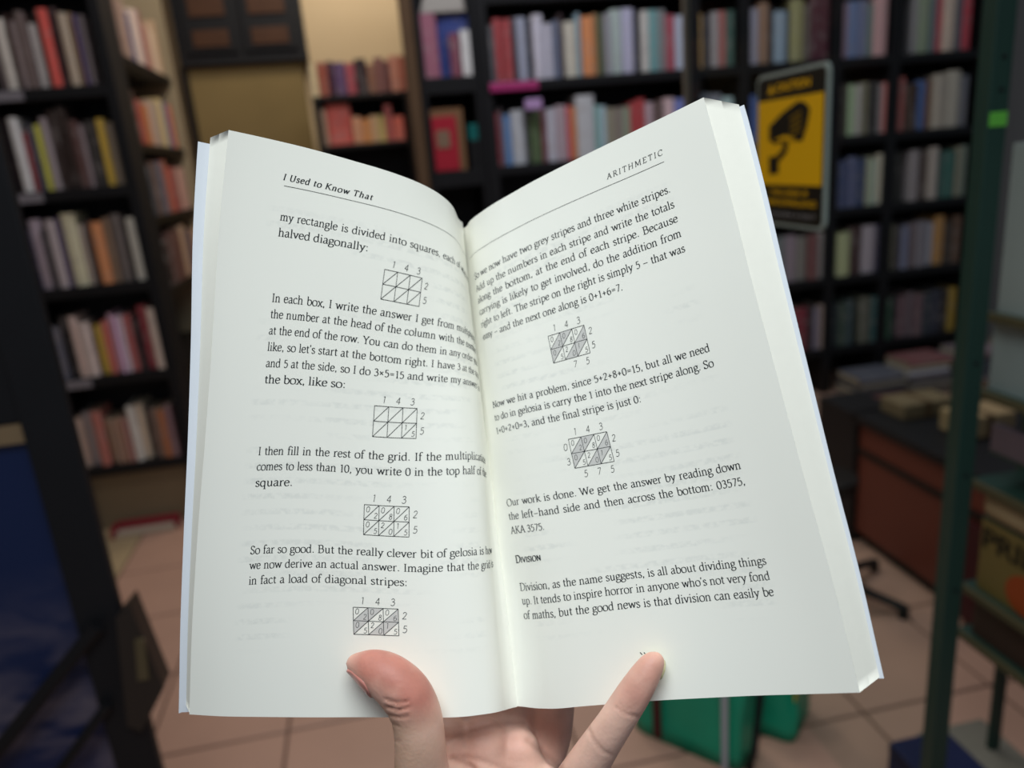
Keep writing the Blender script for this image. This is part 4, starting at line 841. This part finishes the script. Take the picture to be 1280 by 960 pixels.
grid(-1, 110-61.8, 28.7, 110-46.7, 38.3, full, stripeA)
grid(1, 43.2, 125.1, 59.2, 136.0, full, stripeA, [(1.15, '7'), (2.15, '5')])
grid(1, 42.6, 83.2, 58.5, 94.5, full, stripeA, [(0.2, '5'), (1.2, '7'), (2.2, '5')], [(1, '0'), (0, '3')])

# ------------------------------------------------------------------ the hand: tapered limbs merged into one skin
def skin_mat():
    m = nmat('skin', lin('#e0a68e'), 0.5, 0.35); nt = m.node_tree; N = nt.nodes; Lk = nt.links; b = N['Principled BSDF']
    at = N.new('ShaderNodeVertexColor'); at.layer_name = 'tone'
    tc = N.new('ShaderNodeTexCoord'); n = N.new('ShaderNodeTexNoise'); n.inputs['Scale'].default_value = 130; n.inputs['Detail'].default_value = 5
    Lk.new(tc.outputs['Object'], n.inputs['Vector'])
    r = N.new('ShaderNodeMapRange'); r.inputs[1].default_value = 0.3; r.inputs[2].default_value = 0.7; r.inputs[3].default_value = 0.90; r.inputs[4].default_value = 1.06; Lk.new(n.outputs['Fac'], r.inputs[0])
    v = N.new('ShaderNodeVectorMath'); v.operation = 'SCALE'; Lk.new(at.outputs[0], v.inputs[0]); Lk.new(r.outputs[0], v.inputs['Scale'])
    Lk.new(v.outputs[0], b.inputs['Base Color'])
    n2 = N.new('ShaderNodeTexNoise'); n2.inputs['Scale'].default_value = 900; n2.inputs['Detail'].default_value = 4; Lk.new(tc.outputs['Object'], n2.inputs['Vector'])
    w1 = N.new('ShaderNodeTexVoronoi'); w1.inputs['Scale'].default_value = 700; Lk.new(tc.outputs['Object'], w1.inputs['Vector'])
    ad = N.new('ShaderNodeMath'); Lk.new(n2.outputs['Fac'], ad.inputs[0]); Lk.new(w1.outputs['Distance'], ad.inputs[1])
    bp = N.new('ShaderNodeBump'); bp.inputs['Strength'].default_value = 0.16; bp.inputs['Distance'].default_value = 0.0003; Lk.new(ad.outputs[0], bp.inputs['Height']); Lk.new(bp.outputs[0], b.inputs['Normal'])
    b.inputs['Subsurface Weight'].default_value = 0.12; b.inputs['Subsurface Radius'].default_value = (0.004, 0.0015, 0.0008); b.inputs['Subsurface Scale'].default_value = 1.0
    return m
def C3(x, y, z): return np.array(((x-640)/FPX*z, (y-480)/FPX*z, z))       # a joint seen at (x, y) at depth z mm
def chain(bm, pts, sub=5):
    """pts: (x, y, z, r) -> a smooth tapered tube with round ends"""
    P = np.array([C3(a, b, c) for a, b, c, d in pts]); R = np.array([d for *_, d in pts]); k = np.arange(len(pts))
    kk = np.linspace(0, len(pts)-1, (len(pts)-1)*sub+1)
    P = hermite(k, P, kk) if len(pts) > 2 else P[0]+(P[1]-P[0])*kk[:, None]; R = hermite(k, R[:, None], kk)[:, 0] if len(pts) > 2 else np.interp(kk, k, R)
    for i in range(len(P)):
        bmesh.ops.create_icosphere(bm, subdivisions=3, radius=R[i], matrix=Matrix.Translation(Vector(P[i])))
    for i in range(len(P)-1):
        a, b = Vector(P[i]), Vector(P[i+1]); d = b-a
        if d.length < 1e-4: continue
        bmesh.ops.create_cone(bm, cap_ends=True, segments=20, radius1=R[i], radius2=R[i+1], depth=d.length, matrix=Matrix.Translation((a+b)/2) @ d.to_track_quat('Z', 'Y').to_matrix().to_4x4())
THUMB = [(444, 829, 271.5, 3.4), (453, 832, 271, 4.9), (468, 837, 269.5, 6.9), (487, 848, 267.5, 8.3), (507, 867, 267, 8.9), (520, 893, 268, 8.9), (525, 925, 269, 9.0), (527, 962, 272, 9.8), (532, 1005, 277, 12.0), (552, 1060, 284, 16), (575, 1130, 288, 18), (592, 1210, 294, 18), (598, 1300, 299, 19)]
PINKY = [(819, 826, 262, 3.3), (814, 832, 262, 4.4), (804, 848, 261.5, 5.3), (789, 872, 262, 5.9), (769, 903, 264, 6.2), (747, 936, 268, 6.9), (725, 972, 273, 8.0), (703, 1015, 279, 10.0), (684, 1060, 284, 13.5), (668, 1130, 289, 15.5), (652, 1220, 297, 17), (642, 1300, 300, 18)]
bm = bmesh.new()
chain(bm, THUMB); chain(bm, PINKY)
chain(bm, [(552, 985, 293, 10), (556, 940, 297, 9.5), (566, 915, 303, 9), (580, 860, 312, 8.2), (584, 790, 322, 8), (588, 720, 334, 7.6), (592, 670, 342, 6.8)])     # index finger, behind the book
chain(bm, [(602, 985, 295, 10.5), (618, 940, 302, 9.5), (636, 905, 310, 9.2), (638, 840, 320, 8.6), (628, 770, 328, 8.1), (630, 690, 342, 7.6), (630, 640, 350, 6.8)])
chain(bm, [(652, 1000, 300, 11), (674, 955, 308, 9.2), (686, 915, 312, 9.4), (692, 870, 317, 9.0), (704, 790, 325, 7.6), (706, 720, 337, 7.0), (705, 680, 343, 6.4)])
# palm: metacarpal ridges and pads
chain(bm, [(590, 985, 296, 13), (598, 1060, 292, 17), (606, 1150, 294, 18), (612, 1250, 299, 20)])
chain(bm, [(640, 1000, 294, 13), (640, 1070, 291, 17), (634, 1150, 294, 18)])
chain(bm, [(556, 932, 294, 11), (562, 1000, 293, 15), (585, 1090, 296, 16), (598, 1200, 300, 17)])
chain(bm, [(566, 925, 301, 9.5), (600, 922, 302, 9.5), (640, 925, 303, 9)])
chain(bm, [(604, 934, 295, 11), (608, 1000, 296, 15), (612, 1090, 298, 16), (612, 1200, 302, 17)])
chain(bm, [(646, 942, 296, 9.5), (650, 1000, 296, 14), (642, 1090, 297, 16), (628, 1200, 302, 16)])
chain(bm, [(678, 985, 291, 8.5), (680, 1030, 291, 12), (664, 1110, 294, 16), (642, 1210, 301, 16)])
chain(bm, [(532, 1010, 285, 12), (556, 1080, 290, 16), (588, 1190, 299, 16)])
chain(bm, [(590, 1190, 300, 17), (596, 1290, 300, 19), (590, 1450, 285, 23), (575, 1650, 262, 27)])
chain(bm, [(634, 1200, 302, 17), (640, 1290, 302, 18), (645, 1450, 288, 22), (640, 1650, 266, 27)])
me0 = bpy.data.meshes.new('hand_src'); bm.to_mesh(me0); bm.free()
ho = bpy.data.objects.new('hand_src', me0); COL.objects.link(ho)
md = ho.modifiers.new('r', 'REMESH'); md.mode = 'VOXEL'; md.voxel_size = 0.85; md.adaptivity = 0
ms = ho.modifiers.new('s', 'SMOOTH'); ms.factor = 0.5; ms.iterations = 14
dg_ = bpy.context.evaluated_depsgraph_get(); me1 = bpy.data.meshes.new_from_object(ho.evaluated_get(dg_))
bpy.data.objects.remove(ho); bpy.data.meshes.remove(me0)
nv = len(me1.vertices); co = np.empty(nv*3); me1.vertices.foreach_get('co', co); co = co.reshape(-1, 3)
nr = np.empty(nv*3); me1.vertices.foreach_get('normal', nr); nr = nr.reshape(-1, 3)
px = 640+FPX*co[:, 0]/co[:, 2]; py = 480+FPX*co[:, 1]/co[:, 2]; front = nr[:, 2] < 0.35
# creases: (x, y) lines in the skin, depth mm, half-width mm
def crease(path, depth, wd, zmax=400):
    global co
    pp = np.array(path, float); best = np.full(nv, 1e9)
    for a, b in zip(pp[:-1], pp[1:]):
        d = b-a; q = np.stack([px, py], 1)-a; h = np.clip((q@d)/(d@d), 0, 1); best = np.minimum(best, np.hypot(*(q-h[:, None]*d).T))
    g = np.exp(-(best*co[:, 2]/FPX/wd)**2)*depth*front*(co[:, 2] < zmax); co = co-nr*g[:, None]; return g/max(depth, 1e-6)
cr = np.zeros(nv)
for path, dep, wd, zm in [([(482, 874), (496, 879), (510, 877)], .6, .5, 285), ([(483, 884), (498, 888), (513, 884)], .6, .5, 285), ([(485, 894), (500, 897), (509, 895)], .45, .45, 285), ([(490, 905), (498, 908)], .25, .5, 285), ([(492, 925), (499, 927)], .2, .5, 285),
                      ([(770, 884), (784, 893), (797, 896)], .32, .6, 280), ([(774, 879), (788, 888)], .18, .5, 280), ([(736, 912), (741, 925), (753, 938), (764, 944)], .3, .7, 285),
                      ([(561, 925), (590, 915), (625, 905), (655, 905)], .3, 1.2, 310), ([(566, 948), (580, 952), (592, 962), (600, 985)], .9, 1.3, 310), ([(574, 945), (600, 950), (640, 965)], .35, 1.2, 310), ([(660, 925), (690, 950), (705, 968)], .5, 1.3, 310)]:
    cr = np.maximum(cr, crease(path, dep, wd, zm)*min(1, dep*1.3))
# skin tone, with shade painted into the creases
def near(pts, rad): 
    d = np.full(nv, 1e9)
    for a in pts: d = np.minimum(d, np.linalg.norm(co-C3(*a), axis=1))
    return np.clip(1-d/rad, 0, 1)[:, None]
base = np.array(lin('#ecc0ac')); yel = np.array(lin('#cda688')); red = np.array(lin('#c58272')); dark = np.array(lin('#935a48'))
tone = np.tile(base, (nv, 1))
k = near([(505, 900, 266), (515, 935, 266), (500, 960, 268)], 14); tone = tone*(1-k)+yel*k
k = np.minimum(1, 1.5*near([(465, 825, 264), (495, 835, 262), (520, 860, 262)], 15)); tone = tone*(1-k)+red*k
k = np.minimum(1, 1.3*near([(812, 838, 258), (795, 865, 258)], 11))*0.6; tone = tone*(1-k)+red*k
k = near([(600, 925, 288), (640, 930, 288), (690, 915, 306)], 12)*0.5; tone = tone*(1-k)+red*k
tone = tone*(1-0.45*cr[:, None])+dark*0.45*cr[:, None]  # crease mask darkens the colour, standing in for shade in the folds
HB = cw(np.array([-8.0, 250.0, 300.0]))
W_ = cw(co); fcs = [list(p.vertices) for p in me1.polygons]
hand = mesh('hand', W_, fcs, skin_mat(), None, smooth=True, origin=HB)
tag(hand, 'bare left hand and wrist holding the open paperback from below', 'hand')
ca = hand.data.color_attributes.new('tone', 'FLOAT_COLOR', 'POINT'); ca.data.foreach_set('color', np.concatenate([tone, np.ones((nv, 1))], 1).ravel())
bpy.data.meshes.remove(me1)
# nails: plates wrapped on the finger
def nail(name, pts, facing, ang, mat, lift=0.25, tip=0.0, lab=None):
    P = np.array([C3(a, b, c) for a, b, c, d in pts]); R = np.array([d for *_, d in pts]); kk = np.linspace(0, len(pts)-1, 12)
    C_ = hermite(np.arange(len(pts)), P, kk); Rr = hermite(np.arange(len(pts)), R[:, None], kk)[:, 0]
    T = np.gradient(C_, axis=0); T /= np.linalg.norm(T, axis=1, keepdims=True); F0 = np.array(facing, float)
    V = []
    for off in (lift, lift-1.4):
        for i in range(12):
            u = i/11; a = F0-T[i]*(F0@T[i]); a /= np.linalg.norm(a); b_ = np.cross(T[i], a)
            wdt = ang*(1-0.5*max(0, (0.25-u)/0.25)**2-0.45*max(0, (u-0.78)/0.22)**2)
            for j in range(11):
                th = (j/10*2-1)*wdt; V.append(C_[i]+(a*cos(th)+b_*sin(th))*(Rr[i]+off)-T[i]*tip*(1-u)*(0.3+0.7*cos(th)))
    A = np.arange(132).reshape(12, 11); Fc = []
    for i in range(11):
        for j in range(10):
            Fc.append([int(x) for x in (A[i, j], A[i+1, j], A[i+1, j+1], A[i, j+1])]); Fc.append([int(x)+132 for x in (A[i, j], A[i, j+1], A[i+1, j+1], A[i+1, j])])
    ring = [A[0, j] for j in range(11)]+[A[i, 10] for i in range(1, 12)]+[A[11, j] for j in range(9, -1, -1)]+[A[i, 0] for i in range(10, 0, -1)]
    for a, b in zip(ring, ring[1:]+ring[:1]): Fc.append([int(a), int(b), int(b)+132, int(a)+132])
    o = mesh(name, cw(np.array(V)), Fc, mat, hand, smooth=True)
    if lab: tag(o, lab)
    return o
M_NAIL = nmat('nail_plate', lin('#c88478'), 0.28, 0.5); M_NAIL2 = nmat('nail_rim', lin('#e8dfae'), 0.35, 0.5)
nail('fingernail', [(440, 829, 271.5, 2.6), (450, 832, 271.3, 4.3), (462, 836, 270.5, 6.2), (477, 843, 269.3, 7.6)], (-0.5, 0.78, -0.40), radians(50), M_NAIL, 0.7, 0.8, 'pink thumbnail seen from its side')
nail('fingernail', [(823, 821, 262.5, 2.9), (817, 828, 262, 4.0), (808, 842, 261.8, 4.9)], (0.62, 0.05, 0.75), radians(62), M_NAIL2, 0.6, 1.0, 'pale nail rim showing past the little fingertip')
